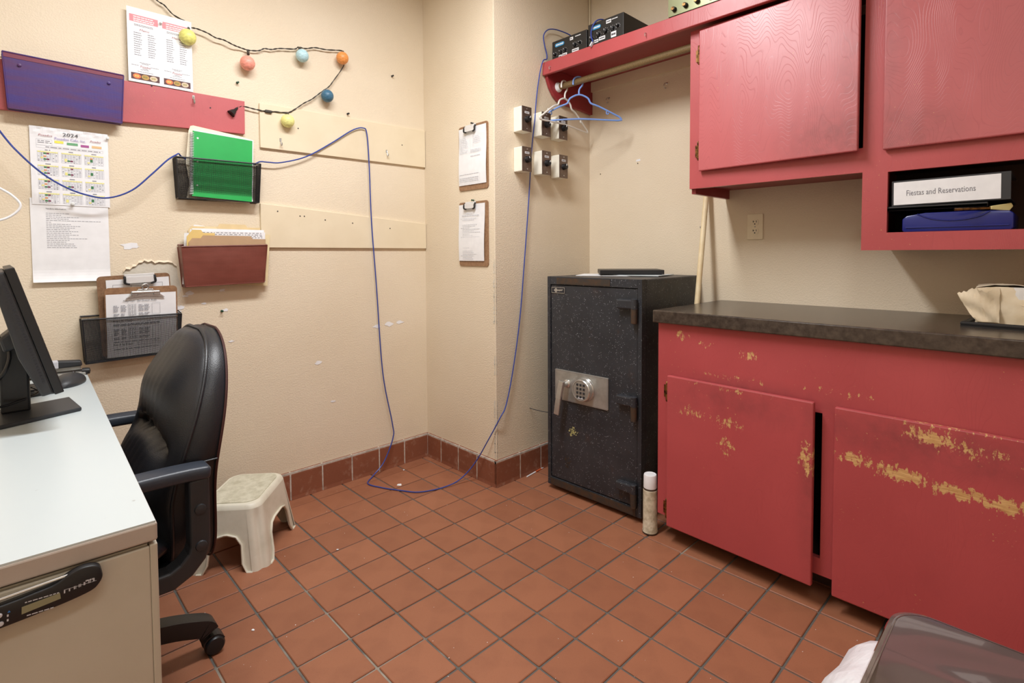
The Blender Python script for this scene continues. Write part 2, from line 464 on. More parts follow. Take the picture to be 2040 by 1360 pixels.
# ceiling lights out of frame; the second is an added unseen fill
M_diff = pm('lamp_diffuser', (250, 248, 240), 0.5, emit=2.0)
for (x, y), lab in zip(((LX, LY), (-1.75, -2.75)), ('long white wraparound ceiling light in the middle of the room', 'added unseen fill light shaped as a ceiling fixture near the entry wall')):
    t = thing('ceiling_light', lab, 'ceiling light', (x, y, CEIL))
    part('housing', MB().box(-0.63, 0.63, -0.14, 0.14, -0.03, 0), M_ceil, t, bevel=0.005)
    part('diffuser', MB().prism([(-0.13,-0.03),(-0.115,-0.07),(0.115,-0.07),(0.13,-0.03)], 'yz', -0.61, 0.61), M_diff, t, bevel=0.006)

# ------------------------------------------------------------------ base cabinet, counter (right wall)
def redspots(seed, spots, grime, gl=0.40): return grain_red('worn_red_%d' % seed, spots, grime, seed*1.37, gl)
BC = thing('base_cabinet', 'worn red painted base cabinet with two doors under the dark counter', 'cabinet', (0.155, -1.378, 0), -90)
M_apron = redspots(11, [((0.10,0,0.825),(0.06,0.05,0.035),0.8),((0.19,0,0.80),(0.06,0.05,0.03),0.7),((0.36,0,0.775),(0.08,0.05,0.04),0.75),((0.30,0,0.69),(0.30,0.05,0.03),0.62),((0.62,0,0.70),(0.25,0.05,0.03),0.6),((0.50,0,0.75),(0.08,0.05,0.05),0.4)], [((0.35,0,0.66),(0.5,0.1,0.05),0.5)])
ff = MB()
for b in [(0,.085,0,.02,.096,.866),(.085,1.36,0,.02,.625,.866),(.592,.675,0,.02,.096,.625),(.085,.592,0,.02,.096,.15),(.675,1.30,0,.02,.096,.15),(1.28,1.36,0,.02,.096,.625)]: ff.box(*b)
part('face_frame', ff, M_apron, BC, label='red frame with scratched apron above the doors')
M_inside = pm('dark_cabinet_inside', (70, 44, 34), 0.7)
part('side_panel', MB().box(0, .018, .02, .56, .085, .866), M_reddark, BC)
part('side_panel', MB().box(.002, .016, .115, .56, .0, .085), M_inside, BC)
part('side_panel', MB().box(1.342, 1.36, .02, .56, .0, .866), M_reddark, BC)
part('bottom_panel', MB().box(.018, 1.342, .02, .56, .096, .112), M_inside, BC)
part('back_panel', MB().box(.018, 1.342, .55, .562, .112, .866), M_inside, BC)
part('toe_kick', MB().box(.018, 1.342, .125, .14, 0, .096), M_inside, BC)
def door(parent, name, x0, x1, z0, z1, mat, hz, ajar=0, th=0.019, gap=0.004, label=None, hmat=None, bev=0.004):
    """overlay door hinged on its left edge"""
    d = part(name, MB().box(0, x1-x0, -th, 0, 0, z1-z0), mat, parent, label=label, loc=(x0, -gap, z0), rz=-ajar, bevel=bev, seg=2)
    for z in hz:
        h = MB()
        h.tube([(-0.005,-0.010,z-0.030),(-0.005,-0.010,z+0.030)], 0.0045, 8)
        h.lathe([(0.001,z+.030),(.0045,z+.032),(.004,z+.037),(.001,z+.040)], (-0.005,-0.010,0), 'z', 8)
        h.lathe([(0.001,z-.040),(.004,z-.037),(.0045,z-.032),(.001,z-.030)], (-0.005,-0.010,0), 'z', 8)
        h.box(-0.022, -0.004, -0.0035, -0.001+gap*0, z-0.024, z+0.024)
        part('hinge', h, hmat or M_brass, d, smooth=True)
    return d
M_d1 = redspots(12, [((.10,0,.475),(.14,.05,.05),.95),((.24,0,.465),(.15,.05,.05),1.0),((.24,0,.385),(.07,.05,.08),1.0),((.505,0,.41),(.05,.05,.13),1.1),((.515,0,.25),(.012,.05,.35),.5),((.25,0,.585),(.4,.05,.02),.8),((.15,0,.10),(.22,.05,.05),.5),((.22,0,.25),(.2,.05,.08),.45)],
                [((.25,0,.55),(.35,.1,.10),.55),((.52,0,.35),(.05,.1,.4),.6),((.05,0,.5),(.15,.1,.12),.3)])
M_d2 = redspots(13, [((.06,0,.455),(.11,.05,.045),1.2),((.17,0,.442),(.15,.05,.05),1.35),((.30,0,.430),(.16,.05,.042),1.3),((.40,0,.424),(.14,.05,.042),1.3),((.52,0,.418),(.16,.05,.036),1.15),((.24,0,.572),(.13,.05,.06),1.25),((.33,0,.55),(.20,.05,.06),.95),((.45,0,.53),(.12,.05,.04),.55),((.01,0,.45),(.02,.05,.2),.5),((.3,0,.598),(.4,.05,.012),.8)],
                [((.25,0,.54),(.5,.1,.09),.75),((.45,0,.52),(.3,.1,.06),.6)])
door(BC, 'door', .052, .578, .068, .664, M_d1, (.53, .065), 1.7, label='left door, its paint chipped along the top and right edge', hmat=M_brass)
door(BC, 'door', .632, 1.29, .056, .658, M_d2, (), 0.3, label='right door with a long band of bare wood')

M_lam = pm('dark_laminate', (82, 71, 61), 0.25, var=((54, 45, 39), 38, 0.35, 0.65), bump=(90, 0.08, 0.001))
CT = solo('countertop', 'dark brown laminate countertop on the worn red base cabinet', 'countertop', MB().box(0, 1.42, 0, .603, .866, .915), M_lam, (0.128, -1.367, 0), -90, bevel=0.004, seg=2)

# ------------------------------------------------------------------ upper cabinet and shelf
UC = thing('wall_cabinet', 'red wall cabinet with two doors and an open cubby below the right one', 'cabinet', (0.385, -1.385, 0), -90)
uf = MB()
for b in [(0,.06,0,.02,1.408,2.06),(.06,.63,0,.02,1.408,1.49),(.63,.702,0,.02,1.145,2.06),(.702,1.36,0,.02,1.402,1.485),(.702,1.36,0,.02,1.145,1.203),(1.29,1.36,0,.02,1.203,1.402),(1.26,1.36,0,.02,1.485,2.06),(.06,.63,0,.02,2.02,2.06),(.702,1.26,0,.02,2.02,2.06)]: uf.box(*b)
part('face_frame', uf, M_red, UC)
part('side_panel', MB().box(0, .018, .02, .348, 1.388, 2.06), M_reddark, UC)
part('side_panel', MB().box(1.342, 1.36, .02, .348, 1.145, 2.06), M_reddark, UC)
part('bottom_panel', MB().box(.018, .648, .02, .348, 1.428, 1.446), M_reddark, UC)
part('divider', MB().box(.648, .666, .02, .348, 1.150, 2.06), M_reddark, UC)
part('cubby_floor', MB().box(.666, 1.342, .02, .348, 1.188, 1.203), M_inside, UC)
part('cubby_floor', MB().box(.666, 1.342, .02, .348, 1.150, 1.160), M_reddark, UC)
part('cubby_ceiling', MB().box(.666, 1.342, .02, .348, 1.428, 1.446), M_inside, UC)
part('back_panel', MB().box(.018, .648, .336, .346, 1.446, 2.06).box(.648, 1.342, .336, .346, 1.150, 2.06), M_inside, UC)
M_u1 = grain_red('red_door_grain_a', (), [((.52,0,.06),(.25,.1,.14),.75),((.56,0,.2),(.08,.1,.3),.5)], 7.7, 0.34, coat=0.7, grain=0.7, c=(192, 92, 96), c2=(182, 84, 88))
M_u2 = grain_red('red_door_grain_b', (), [((.03,0,.05),(.22,.1,.14),.7),((.02,0,.3),(.06,.1,.3),.4)], 2.9, 0.34, coat=0.7, grain=0.7, c=(188, 92, 96), c2=(178, 84, 88))
door(UC, 'door', .05, .625, 1.475, 2.045, M_u1, (.475, .085), 2.2, label='left door, standing slightly open')
door(UC, 'door', .690, 1.30, 1.472, 2.045, M_u2, (), 0.2, label='right door above the open cubby')
SH = thing('wall_shelf', 'long red wall shelf with thick front lip running over the red cabinet', 'shelf', (0.335, -0.584, 2.06), -90)
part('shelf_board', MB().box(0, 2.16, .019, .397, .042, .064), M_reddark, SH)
part('front_lip', MB().box(0, 2.16, 0, .019, 0, .065), M_red, SH, bevel=0.003)
br = [(0.019,.042),(0.019,-.012),(.04,-.055),(.07,-.092),(.10,-.112),(.14,-.122),(.30,-.128),(.397,-.135),(.397,.042)]
part('end_bracket', MB().prism(br, 'yz', .001, .020), M_reddark, SH, label='curved red end bracket', bevel=0.002)
part('wall_cleat', MB().box(.021, .80, .380, .397, -.012, .042), M_board, SH, label='cream strip along the wall under the shelf')
for x, z in ((.06,.03),(.62,.033)):
    part('cup_hook', MB().tube([(x,0,z),(x,-.010,z),(x,-.014,z-.006),(x,-.012,z-.014),(x,-.004,z-.012)], .0018, 6), M_chrome, SH)
M_rod = pm('rod_gold', (150, 126, 86), 0.5, var=((112, 92, 62), 380, 0.4, 0.6))
solo('closet_rod', 'gold speckled closet rod under the red shelf', 'rod', MB().tube([(0.437,-.606,2.017),(.437,-1.384,2.017)], .016, 16), M_rod, smooth=True)
solo('rod_socket', 'round white rod socket on the red end bracket', 'socket', MB().lathe([(.004,-.604),(.026,-.604),(.026,-.608),(.021,-.614),(.0175,-.622),(.0162,-.622)], (.437,0,2.017), 'y', 20), M_white, smooth=True)

def hanger(name, label, loc, rz, mat, w=.412, drop=.155, r=.0046):
    t = thing(name, label, 'hanger', loc, rz)
    hook = [(-.030,0,-.018),(-.029,0,.002),(-.020,0,.017),(-.003,0,.022),(.014,0,.016),(.021,0,-.002),(.016,0,-.022),(.005,0,-.036),(0,0,-.050),(0,0,-.068)]
    part('hook', MB().tube(hook, r*.95, 8, sub=4), mat, t, smooth=True)
    h = w/2
    body = [(0,0,-.068),(.045,0,-.086),(.060,0,-.112),(.10,0,-.128),(h-.02,0,-drop-.02),(h,0,-drop-.034),(h-.012,0,-drop-.045),(0,0,-drop-.036),(-h+.012,0,-drop-.045),(-h,0,-drop-.034),(-h+.02,0,-drop-.02),(-.10,0,-.128),(-.060,0,-.112),(-.045,0,-.086)]
    b = MB(); b.tube(body, r, 8, closed=True, sub=3)
    for sx in (-1, 1):
        b.tube([(sx*.142,0,-.146),(sx*.140,0,-.164),(sx*.147,0,-.168),(sx*.152,0,-.161)], r*.6, 6, sub=3)
    part('frame', b, mat, t, smooth=True)
    return t
M_hblue = pm('blue_hanger_plastic', (122, 158, 226), 0.3)
M_hwhite = pm('white_hanger_plastic', (236, 234, 228), 0.3)
hanger('clothes_hanger', 'white plastic clothes hanger at the end of the rod', (.437,-.650,2.017), 4, M_hwhite, drop=.167)
hanger('clothes_hanger', 'blue plastic clothes hanger on the rod, turned toward the room', (.437,-.745,2.017), -45, M_hblue, w=.425)

# amplifiers on the shelf
def knob(mb, x, z, r, y0, d, n=14): mb.lathe([(r*1.08,y0),(r,y0-d*.3),(r*.9,y0-d*.95),(r*.75,y0-d),(.0005,y0-d)], (x,0,z), 'y', n)
M_amp = pm('black_amp_case', (34, 32, 30), 0.5, bump=(400, 0.1, 0.001))
M_badge = pm('blue_badge', (64, 150, 200), 0.25, coat=0.5)
def amp(label, lx, ly, W, D, H, knobs, labels, rz=-90):
    t = thing('amplifier', label, 'amplifier', (lx, ly, 2.125), rz)
    part('case', MB().box(0, W, 0, D, .006, H), M_amp, t, bevel=.002)
    for fx in (.02, W-.02):
        for fy in (.02, D-.02): part('foot', MB().lathe([(.008,0),(.009,.006)], (fx,fy,0), 'z', 10), M_black, t)
    part('badge', MB().prism(rrect(.022,.022+W*.27,H-.034,H-.016,.0088), 'xz', -.003, 0), M_badge, t, label='blue oval badge')
    wl = MB(); words(wl, .030, .022+W*.25, H-.028, .006, -.0034, random.Random(2), lo=.004, hi=.008, gap=.0012); part('badge_lettering', wl, M_white, t)
    for x, z, r in knobs:
        m = MB(); knob(m, x, z, r, 0, .014); k_ = part('knob', m, M_black, t, smooth=True)
        part('pointer', MB().box(x-.0008, x+.0008, -.0147, -.0138, z, z+r*.8), M_white, k_)
        tk = MB()
        for i in range(7):
            a = math.radians(-120+40*i); cx, cz = x+math.sin(a)*(r+.005), z+math.cos(a)*(r+.005)
            rectq(tk, cx-.0009, cx+.0009, cz-.0009, cz+.0009, -.0005)
        part('dial_mark', tk, M_white, t, kind='stuff')
    for x0, x1, z0, z1 in labels:
        l_ = part('label_strip', MB().box(x0, x1, -.0012, 0, z0, z1), M_white, t)
        w_ = MB(); words(w_, x0+.003, x1-.003, z0+(z1-z0)*.33, (z1-z0)*.34, -.0016, random.Random(int(x0*999)), lo=.003, hi=.007, gap=.0012); part('print', w_, M_ink, l_)
    w_ = MB(); words(w_, W*.68, W*.84, H-.016, .004, -.0005, random.Random(4), lo=.003, hi=.006, gap=.001); part('lettering', w_, M_white, t)
    return t
amp('small black amplifier at the left end of the red shelf', .37, -.622, .226, .20, .103, [(.022,.034,.007),(.060,.038,.007),(.088,.040,.008),(.152,.048,.009),(.185,.05,.005)], [(.046,.066,.010,.024),(.070,.100,.012,.026),(.134,.176,.016,.030),(.120,.140,.078,.092)])
amp('larger black amplifier with white labels, second from the shelf end', .37, -.856, .205, .22, .118, [(.022,.048,.008),(.064,.055,.009),(.105,.060,.010),(.145,.060,.010),(.175,.064,.006)], [(.036,.062,.022,.036),(.066,.102,.026,.042),(.136,.165,.020,.046),(.108,.136,.092,.108)])
t = thing('mixer_amplifier', 'pale metal mixer amplifier with brass knobs at the top edge of the photo', 'amplifier', (.375, -1.286, 2.125), -90)
M_pale = pm('pale_olive_metal', (132, 134, 100), 0.35, 0.5)
part('case', MB().box(0, .43, .004, .26, .012, .14), M_amp, t, bevel=.002)
part('front_panel', MB().box(0, .43, 0, .004, .022, .14), M_pale, t)
for i in range(8):
    m = MB(); knob(m, .030+i*.052, .046, .010, 0, .016); k_ = part('knob', m, M_black, t, smooth=True)
    m = MB(); m.lathe([(.0075,-.0155),(.007,-.019),(.0005,-.019)], (.030+i*.052,0,.046), 'y', 12); part('knob_cap', m, M_brass, k_)
for fx in (.03, .40): part('foot', MB().box(fx-.01, fx+.01, .02, .04, 0, .012), M_black, t)

# things in the open cubby (local to the cabinet front plane)
def cub(lx, ly, z): return (0.385+ly, -1.385-lx, z)
cl = solo('clipboard_case', 'flat black clipboard tray under the white labelled binder', 'tray', MB().box(0, .262, 0, .24, 0, .011).box(0.0,.262,0,.006,0,.014), M_black, cub(.690,.006,1.273), -90, bevel=.002)
bi = thing('ring_binder', 'black ring binder lying flat with a white Fiestas and Reservations spine label', 'binder', cub(.712,.012,1.288), -90, rot=(0, math.radians(-0.6), math.radians(-90)))
bp = [(0,0),(.300,0),(.300,.082),(0,.082)]
part('spine', MB().box(0,.290,0,.004,0,.082), M_black2, bi, bevel=.0012)
part('cover', MB().box(0,.290,.004,.27,.079,.082), M_black2, bi)
part('cover', MB().box(0,.290,.004,.27,0,.003), M_black2, bi)
part('page_block', MB().box(.012,.278,.02,.262,.004,.074), M_white, bi)
sl = part('spine_label', MB().box(.006,.268,-.0012,0,.004,.077), M_white, bi, label='white spine label with grey lettering')
m = MB(); text(m, 'Fiestas and Reservations', .125, .032, .0175, -.0018, width=.172, align='c'); part('lettering', m, M_grey, sl)
M_navy = pm('blue_case_plastic', (26, 36, 116), 0.25)
bc = thing('form_case', 'glossy blue plastic case lying under the ring binder', 'case', cub(.742,.010,1.203), -90)
part('case_body', MB().prism([(0,.004),(.006,0),(.262,0),(.268,.004),(.268,.048),(.258,.056),(.18,.060),(.06,.060),(.012,.052),(0,.042)], 'xz', 0, .24), M_navy, bc, bevel=.004, smooth=True)
part('grip_groove', MB().tube([(.04,-.001,.056),(.07,-.0012,.042),(.11,-.0012,.034),(.15,-.0012,.034),(.19,-.0012,.042),(.215,-.001,.056)], .0022, 6, sub=5), M_navy, bc, smooth=True)
part('rib', MB().box(.010,.258,-.003,0,.012,.016), M_navy, bc, bevel=.001)
pb = thing('paint_brush', 'yellowed brush tip sticking out beside the ring binder', 'brush', cub(.965,.02,1.268), -60)
part('bristles', MB().prism([(-.01,-.004),(.035,-.010),(.045,.004),(.040,.014),(-.01,.006)], 'xz', -.006, .006), pm('bristle_cream', (214, 200, 140), .8), pb, bevel=.002)
part('handle', MB().tube([(-.01,0,0),(-.10,.0,-.002)], .004, 8), M_brass, pb)

# outlet on right wall
t = thing('wall_outlet', 'almond duplex wall outlet above the dark counter', 'outlet', (.7325, -1.524, 1.255), -90)
M_alm = pm('almond_plastic', (236, 224, 196), .35)
part('cover_plate', MB().prism(rrect(-.035,.035,-.0575,.0575,.004), 'xz', -.006, 0), M_alm, t, bevel=.0015)
for z in (.020, -.020):
    r_ = part('receptacle', MB().prism(rrect(-.016,.016,z-.014,z+.014,.010), 'xz', -.0078, -.005), M_alm, t)
    part('slot', MB().box(-.0085,-.006,-.0084,-.007,z-.001,z+.0075).box(-.0085,-.002,-.0084,-.007,z+.002,z+.004).box(.0055,.0078,-.0084,-.007,z-.001,z+.0075).prism(rrect(-.0028,.0028,z-.0105,z-.005,.0026),'xz',-.0084,-.007), M_ink, r_)
part('screw', MB().lathe([(.003,-.0062),(.0025,-.0076),(.0003,-.0076)], (0,0,0), 'y', 10), M_steel, t)

# broom pole
M_pole = pm('pale_pole_wood', (232, 214, 176), .5, var=((222, 198, 154), 18, .4, .7))
solo('broom_pole', 'pale wooden pole leaning on the wall between safe and counter', 'pole', MB().tube([(.330,-1.352,.003),(.560,-1.3345,.909),(.692,-1.3095,1.415),(.716,-1.305,1.505)], .0125, 14), M_pole, smooth=True)

# cardboard box on black tray, right end of the counter
tr = thing('baking_tray', 'shallow black tray under the torn cardboard box', 'tray', (.350, -2.285, .915), -94)
part('tray_base', MB().box(0,.40,0,.40,0,.004), M_black, tr)
part('tray_rim', MB().tube([(.004,.004,.009),(.396,.004,.009),(.396,.396,.009),(.004,.396,.009)], .0065, 8, closed=True), M_black, tr, smooth=True)
M_card = pm('cardboard', (238, 222, 194), .75, var=((224, 204, 170), 14, .4, .7), bump=(30, .25, .003))
cbx = thing('cardboard_box', 'torn crumpled cardboard box with clear tape at right end of counter', 'box', (.43, -2.302, .9195), -90)
def crumple(mb, a, rng):
    mb.v = [(x+rng.uniform(-a,a), y+rng.uniform(-a,a), z+(rng.uniform(-a,a) if z > .01 else 0)) for x, y, z in mb.v]; return mb
rg = random.Random(21)
def boxface(u, v):
    x = .01+u*.34; z = v*(.108+.006*math.sin(u*9))
    return (x, .006*math.sin(u*11+v*3)+.012*(1-v)*0, z)
m = MB(); m.surf(boxface, 28, 10); crumple(m, .0013, rg)
part('front_side', m, M_card, cbx, smooth=True)
m = MB(); m.surf(lambda u,v: (.01+u*.34, .002+v*.24, .108+.006*math.sin(u*9)*(1-v)+.008*math.sin(v*5+u*4)), 24, 14); crumple(m, .0016, rg)
part('top_flap', m, M_card, cbx, smooth=True)
m = MB(); m.surf(lambda u,v: (.012-.012*(1-v)*0-.004*math.sin(v*3), .004+u*.236, v*.10), 8, 4); crumple(m, .002, rg)
part('end_side', m, M_card, cbx)
m = MB(); m.surf(lambda u,v: (.35, .004+u*.236, v*.104), 6, 3); part('end_side', m, M_card, cbx)
m = MB(); m.surf(lambda u,v: (.01+u*.34, .24, v*.108), 8, 3); part('back_side', m, M_card, cbx)
flap = [(.030,.004),(.006,.026),(-.012,.050),(-.026,.074),(-.033,.088),(-.024,.086),(-.018,.092),(-.004,.094),(.008,.101),(.020,.092),(.034,.093),(.042,.100),(.052,.108),(.06,.09),(.055,.02)]
jag = [.086,.090,.087,.094,.091,.098,.104,.100,.107,.096,.099,.093,.090,.096,.101,.106,.110,.106]
def flapf(u, v):
    zt = jag[min(17, int(round(u*17)))]+.004
    x0, x1 = .016, .066; xb = x0+(x1-x0)*u; xt = -.034+(.10)*u
    k = v**.8
    return (xb+(xt-xb)*k, -.008-.010*math.sin(PI*u)*v-.004*math.sin(v*9+u*7), .006+(zt-.006)*v)
fm = MB(); fm.surf(flapf, 17, 7); n_ = len(fm.v); fm.v += [(x, y+.003, z) for x, y, z in fm.v]; fm.f += [tuple(i+n_ for i in f) for f in list(fm.f)]
part('torn_flap', crumple(fm, .0012, rg), M_card, cbx, label='torn end flap bent outward', smooth=True)
M_tape = pm('clear_tape', (232, 230, 226), .12, coat=.6)
m = MB(); m.surf(lambda u,v: (.090+u*.26, -.0035-.001*math.sin(u*20), .068+v*.045), 14, 4); part('tape_strip', m, M_tape, cbx, label='shiny clear tape')
m = MB(); m.tube([(.085,-.004,.072),(.15,-.006,.048),(.22,-.005,.034),(.33,-.004,.02)], .0012, 6, sub=4); part('crease', m, M_card, cbx)

# ------------------------------------------------------------------ safe
def safe_mat():
    k = N('speckled_charcoal_paint')
    base = k.mix(k.ramp(k.noise(7, 3), .3, .7), lin((52, 54, 59)), lin((38, 40, 45)))
    rust = k.math('MULTIPLY', k.ramp(k.noise(9, 5, .65), .60, .74), .5)
    base = k.mix(rust, base, lin((74, 52, 40)))
    sp = k.math('MULTIPLY', k.ramp(k.voro(170), .22, .15), k.ramp(k.noise(70, 2), .51, .56))
    base = k.mix(k.math('MULTIPLY', sp, .8), base, lin((186, 192, 200)))
    k.l(base, k.b.inputs['Base Color'])
    k.l(k.math('ADD', k.math('MULTIPLY', k.noise(20, 3), .3), .28), k.b.inputs['Roughness'])
    k.bump(k.noise(260, 2), .25, .0012)
    return k.m
M_safe = safe_mat()
M_rusty = pm('rusty_steel', (66, 60, 55), .5, .3, var=((84, 64, 48), 30, .4, .65), bump=(120, .3, .001))
SF = thing('safe', 'black speckled steel safe with keypad lock between column and red cabinet', 'safe', (.172, -.765, 0), -88.5)
W, D, B, H = .517, .52, .022, 1.030
part('body', MB().box(0, W, .03, D, B, H), M_safe, SF, bevel=.006)
fr = MB()
for b in [(0,.018,0,.034,B,H),(.497,W,0,.034,B,H),(.018,.497,0,.034,.992,H),(.018,.497,0,.034,B,.060)]: fr.box(*b)
part('door_frame', fr, M_safe, SF, bevel=.0015)
for fx in (.05, W-.05):
    for fy in (.06, D-.06): part('foot', MB().lathe([(.02,0),(.022,B)], (fx,fy,0), 'z', 12), M_black, SF)
part('sill_strip', MB().box(.02,.49,-.0025,0,B+.004,.056), M_rusty, SF, label='rusty strip under the door')
part('lintel_strip', MB().box(.06,.36,-.002,0,.996,H-.006), M_rusty, SF, label='rust worn strip above the door')
dr = part('door', MB().box(.021,.494,.004,.03,.063,.989), M_safe, SF, bevel=.003)
for z0, z1 in ((.905,.945),(.495,.535),(.125,.162)):
    h = part('hinge', MB().box(.405,.498,-.026,.006,z0,z1), M_safe, SF, bevel=.006)
    part('hinge_pin', MB().lathe([(.004,z0-.062),(.013,z0-.059),(.0145,z0-.002),(.0145,z0+.002)], (.488,-.013,0), 'z', 14), M_rusty, h, smooth=True)
    part('hinge_cap', MB().lathe([(.0145,z0),(.0145,z1+.002),(.012,z1+.004),(.001,z1+.004)], (.488,-.013,0), 'z', 14), M_safe, h, smooth=True)
bd = part('maker_badge', MB().box(.025,.106,.0015,.0045,.952,.979), M_ink, dr, label='small black badge with a silver key')
kx = MB(); frameq(kx, .025,.106,.952,.979,.001,.0022)
kx.add([(.039,.001,.9655),(.052,.001,.977),(.066,.001,.9655),(.052,.001,.954)], [(0,1,2,3)])
kx.add([(.062,.001,.9685),(.092,.001,.9705),(.097,.001,.9685),(.090,.001,.966),(.088,.001,.9625),(.082,.001,.964),(.076,.001,.9615),(.062,.001,.963)], [tuple(range(8))])
part('badge_key', kx, M_steel, dr)
lp = part('lock_plate', MB().prism(rrect(.050,.352,.449,.592,.005), 'xz', -.0035, .0045), M_steel, dr, label='brushed steel lock plate', bevel=.0012)
m = MB(); frameq(m, .054,.348,.453,.588,-.0039,.0012); part('plate_line', m, M_grey, lp)
dl = part('keypad', MB().lathe([(.056,-.003),(.055,-.010),(.051,-.014),(.050,-.034),(.047,-.037),(.044,-.037),(.043,-.034),(.001,-.034)], (.226,0,.522), 'y', 32), M_chrome, lp, label='round chrome keypad', smooth=True)
m = MB()
for r in range(4):
    for c in range(3): m.box(.226+(c-1)*.018-.0055, .226+(c-1)*.018+.0055, -.0375, -.034, .522+(1.4-r)*.018-.0055, .522+(1.4-r)*.018+.0055)
part('pad_face', MB().lathe([(.0425,-.0342),(.0425,-.0355),(.001,-.0355)], (.226,0,.522), 'y', 28), M_steel, lp)
part('keys', m, M_black2, lp, bevel=.001)
m = MB(); m.box(.212,.240,-.0372,-.0355,.4845,.4895); part('keypad_light', m, M_lgrey, lp)
hd = part('lock_handle', MB().lathe([(.020,-.003),(.019,-.010),(.013,-.014),(.012,-.040),(.001,-.040)], (.124,0,.532), 'y', 20), M_chrome, lp, smooth=True)
m = MB(); m.sweep([(.126,-.044,.552),(.122,-.046,.53),(.112,-.050,.47),(.101,-.052,.392)], .030, .016, (0.97,0,-.12), sub=3)
part('handle_lever', m, M_chrome, lp, label='long chrome door lever', bevel=.003)
rg = random.Random(5)
def splat(name, cx, cz, r, mat, n, lab=None):
    m = MB()
    for i in range(n):
        a, q = rg.uniform(0,2*PI), abs(rg.gauss(0,.5))*r; x, z = cx+q*math.cos(a), cz+q*1.3*math.sin(a); w = rg.uniform(.002,.007)
        m.add([(x+w*rg.uniform(.4,1)*math.cos(2*PI*j/6), .0030, z+1.4*w*rg.uniform(.4,1)*math.sin(2*PI*j/6)) for j in range(6)], [tuple(range(6))])
    part(name, m, mat, dr, lab, kind='stuff')
splat('scraped_patch', .148, .305, .034, pm('pale_yellow_primer', (190, 186, 126), .7), 34)
splat('rust_spot', .118, .15, .028, M_rusty, 22)
m = MB(); words(m, .378,.425,.085,.004,.0036,rg,lo=.004,hi=.009,gap=.0015); words(m,.378,.425,.078,.004,.0036,rg,lo=.004,hi=.009,gap=.0015); part('stencil_lettering', m, M_rusty, dr)
# things on top of the safe
for i, (x, y, rz, w, d, c, lab) in enumerate([(.45,-.93,-62,.30,.215,(232,234,236),'white paper sheets lying on the safe, nearest its left edge'),(.50,-1.06,-80,.28,.20,(206,216,220),'pale grey envelope on the safe under the black box')]):
    solo('paper_sheet' if i == 0 else 'envelope', lab, 'paper', MB().box(-w/2,w/2,-d/2,d/2,0,.0025), pm('safe_paper_%d' % i, c, .6), (x, y, 1.0305+.0028*i), rz, bevel=0)
solo('flat_device', 'flat black electronic box lying on papers on the safe', 'electronics', MB().box(-.15,.15,-.11,.11,0,.020).box(-.14,.14,-.10,.10,-.0025,0), M_black, (.515, -1.00, 1.0388), -50, bevel=.002)
# spray jar by the safe
M_rope = pm('cream_wrap', (226, 218, 196), .7, var=((186, 176, 150), 34, .4, .65), bump=(90, .5, .003))
cn = thing('spray_can', 'cream wrapped can with white cap on the floor beside the safe', 'can', (.158, -1.342, 0), -90)
prof = [(.030,.003),(.031,.010),(.0295,.014)]
z = .016
while z < .178: prof += [(.0287+.002*max(0,(.05-z)/.05),z),(.0279+.002*max(0,(.05-z)/.05),z+.0026)]; z += .0052
prof += [(.0275,.180)]
part('can_body', MB().lathe(prof, n=24), M_rope, cn, smooth=True)
part('base_ring', MB().lathe([(.030,0),(.0315,.002),(.0315,.006),(.030,.007)], n=24), M_rusty, cn, smooth=True)
part('neck_ring', MB().lathe([(.0275,.180),(.0278,.182),(.0278,.186),(.027,.187)], n=24), M_rusty, cn, smooth=True)
part('cap', MB().lathe([(.0265,.186),(.0268,.190),(.0262,.236),(.0245,.241),(.022,.242),(.021,.2405),(.001,.2405)], n=24), M_white, cn, label='white cap', smooth=True)

# ------------------------------------------------------------------ mounting boards on the back wall
def board(name, label, pts, th, mat, hooks=(), nails=()):
    t = thing(name, label, 'board', (0, 0, 0))
    part('panel', MB().prism(pts, 'xz', -th, 0), mat, t, bevel=.0012)
    for x, z in hooks:
        part('hook', MB().tube([(x,-th,z+.012),(x,-th-.004,z+.012),(x,-th-.006,z),(x,-th-.012,z-.016),(x,-th-.018,z-.012),(x,-th-.019,z-.004)], .0022, 6, sub=2).box(x-.004,x+.004,-th-.002,-th,z+.004,z+.018), M_steel, t)
    for x, z in nails: part('nail', MB().lathe([(.0028,-th-.0015),(.0028,-th+.001)], (x,0,z), 'y', 8), M_ink, t)
    return t
M_redboard = grain_red('red_board_enamel', (), [((-1.35,0,1.72),(.5,.1,.1),.25)], 4.4, .42, c=(196, 92, 96), c2=(186, 84, 88))
board('mounting_board', 'long red painted board fixed high on the back wall', [(-2.1,1.606),(-.930,1.658),(-.928,1.797),(-2.1,1.786)], .018, M_redboard, [(-1.12,1.765)], [(-1.26,1.79),(-1.06,1.745),(-.97,1.752),(-.965,1.745)])
board('mounting_board', 'upper cream board on the back wall beside the corner', [(-.866,1.611),(-.003,1.617),(-.003,1.817),(-.866,1.804)], .013, M_board, [(-.780,1.645),(-.243,1.664)], [(-.70,1.72),(-.15,1.72)])
board('mounting_board', 'lower cream board on the back wall beside the corner', [(-.872,1.172),(-.003,1.170),(-.003,1.305),(-.872,1.366)], .013, M_board, (), [(-.80,1.335),(-.70,1.318),(-.68,1.318),(-.58,1.305),(-.44,1.295),(-.23,1.275)])
M_pin = pm('clear_pin', (226, 230, 230), .1)
def tack(label, x, z, mat, y=0, rz=0, px=None):
    t = solo('push_pin', label, 'push pin', MB().lathe([(.0012,0),(.0012,-.004),(.0052,-.004),(.0045,-.006),(.0028,-.008),(.0032,-.014),(.0046,-.016),(.001,-.017)], (0,0,0), 'y', 10), mat, (x, y, z) if px is None else (px, y, z), rz, smooth=True)
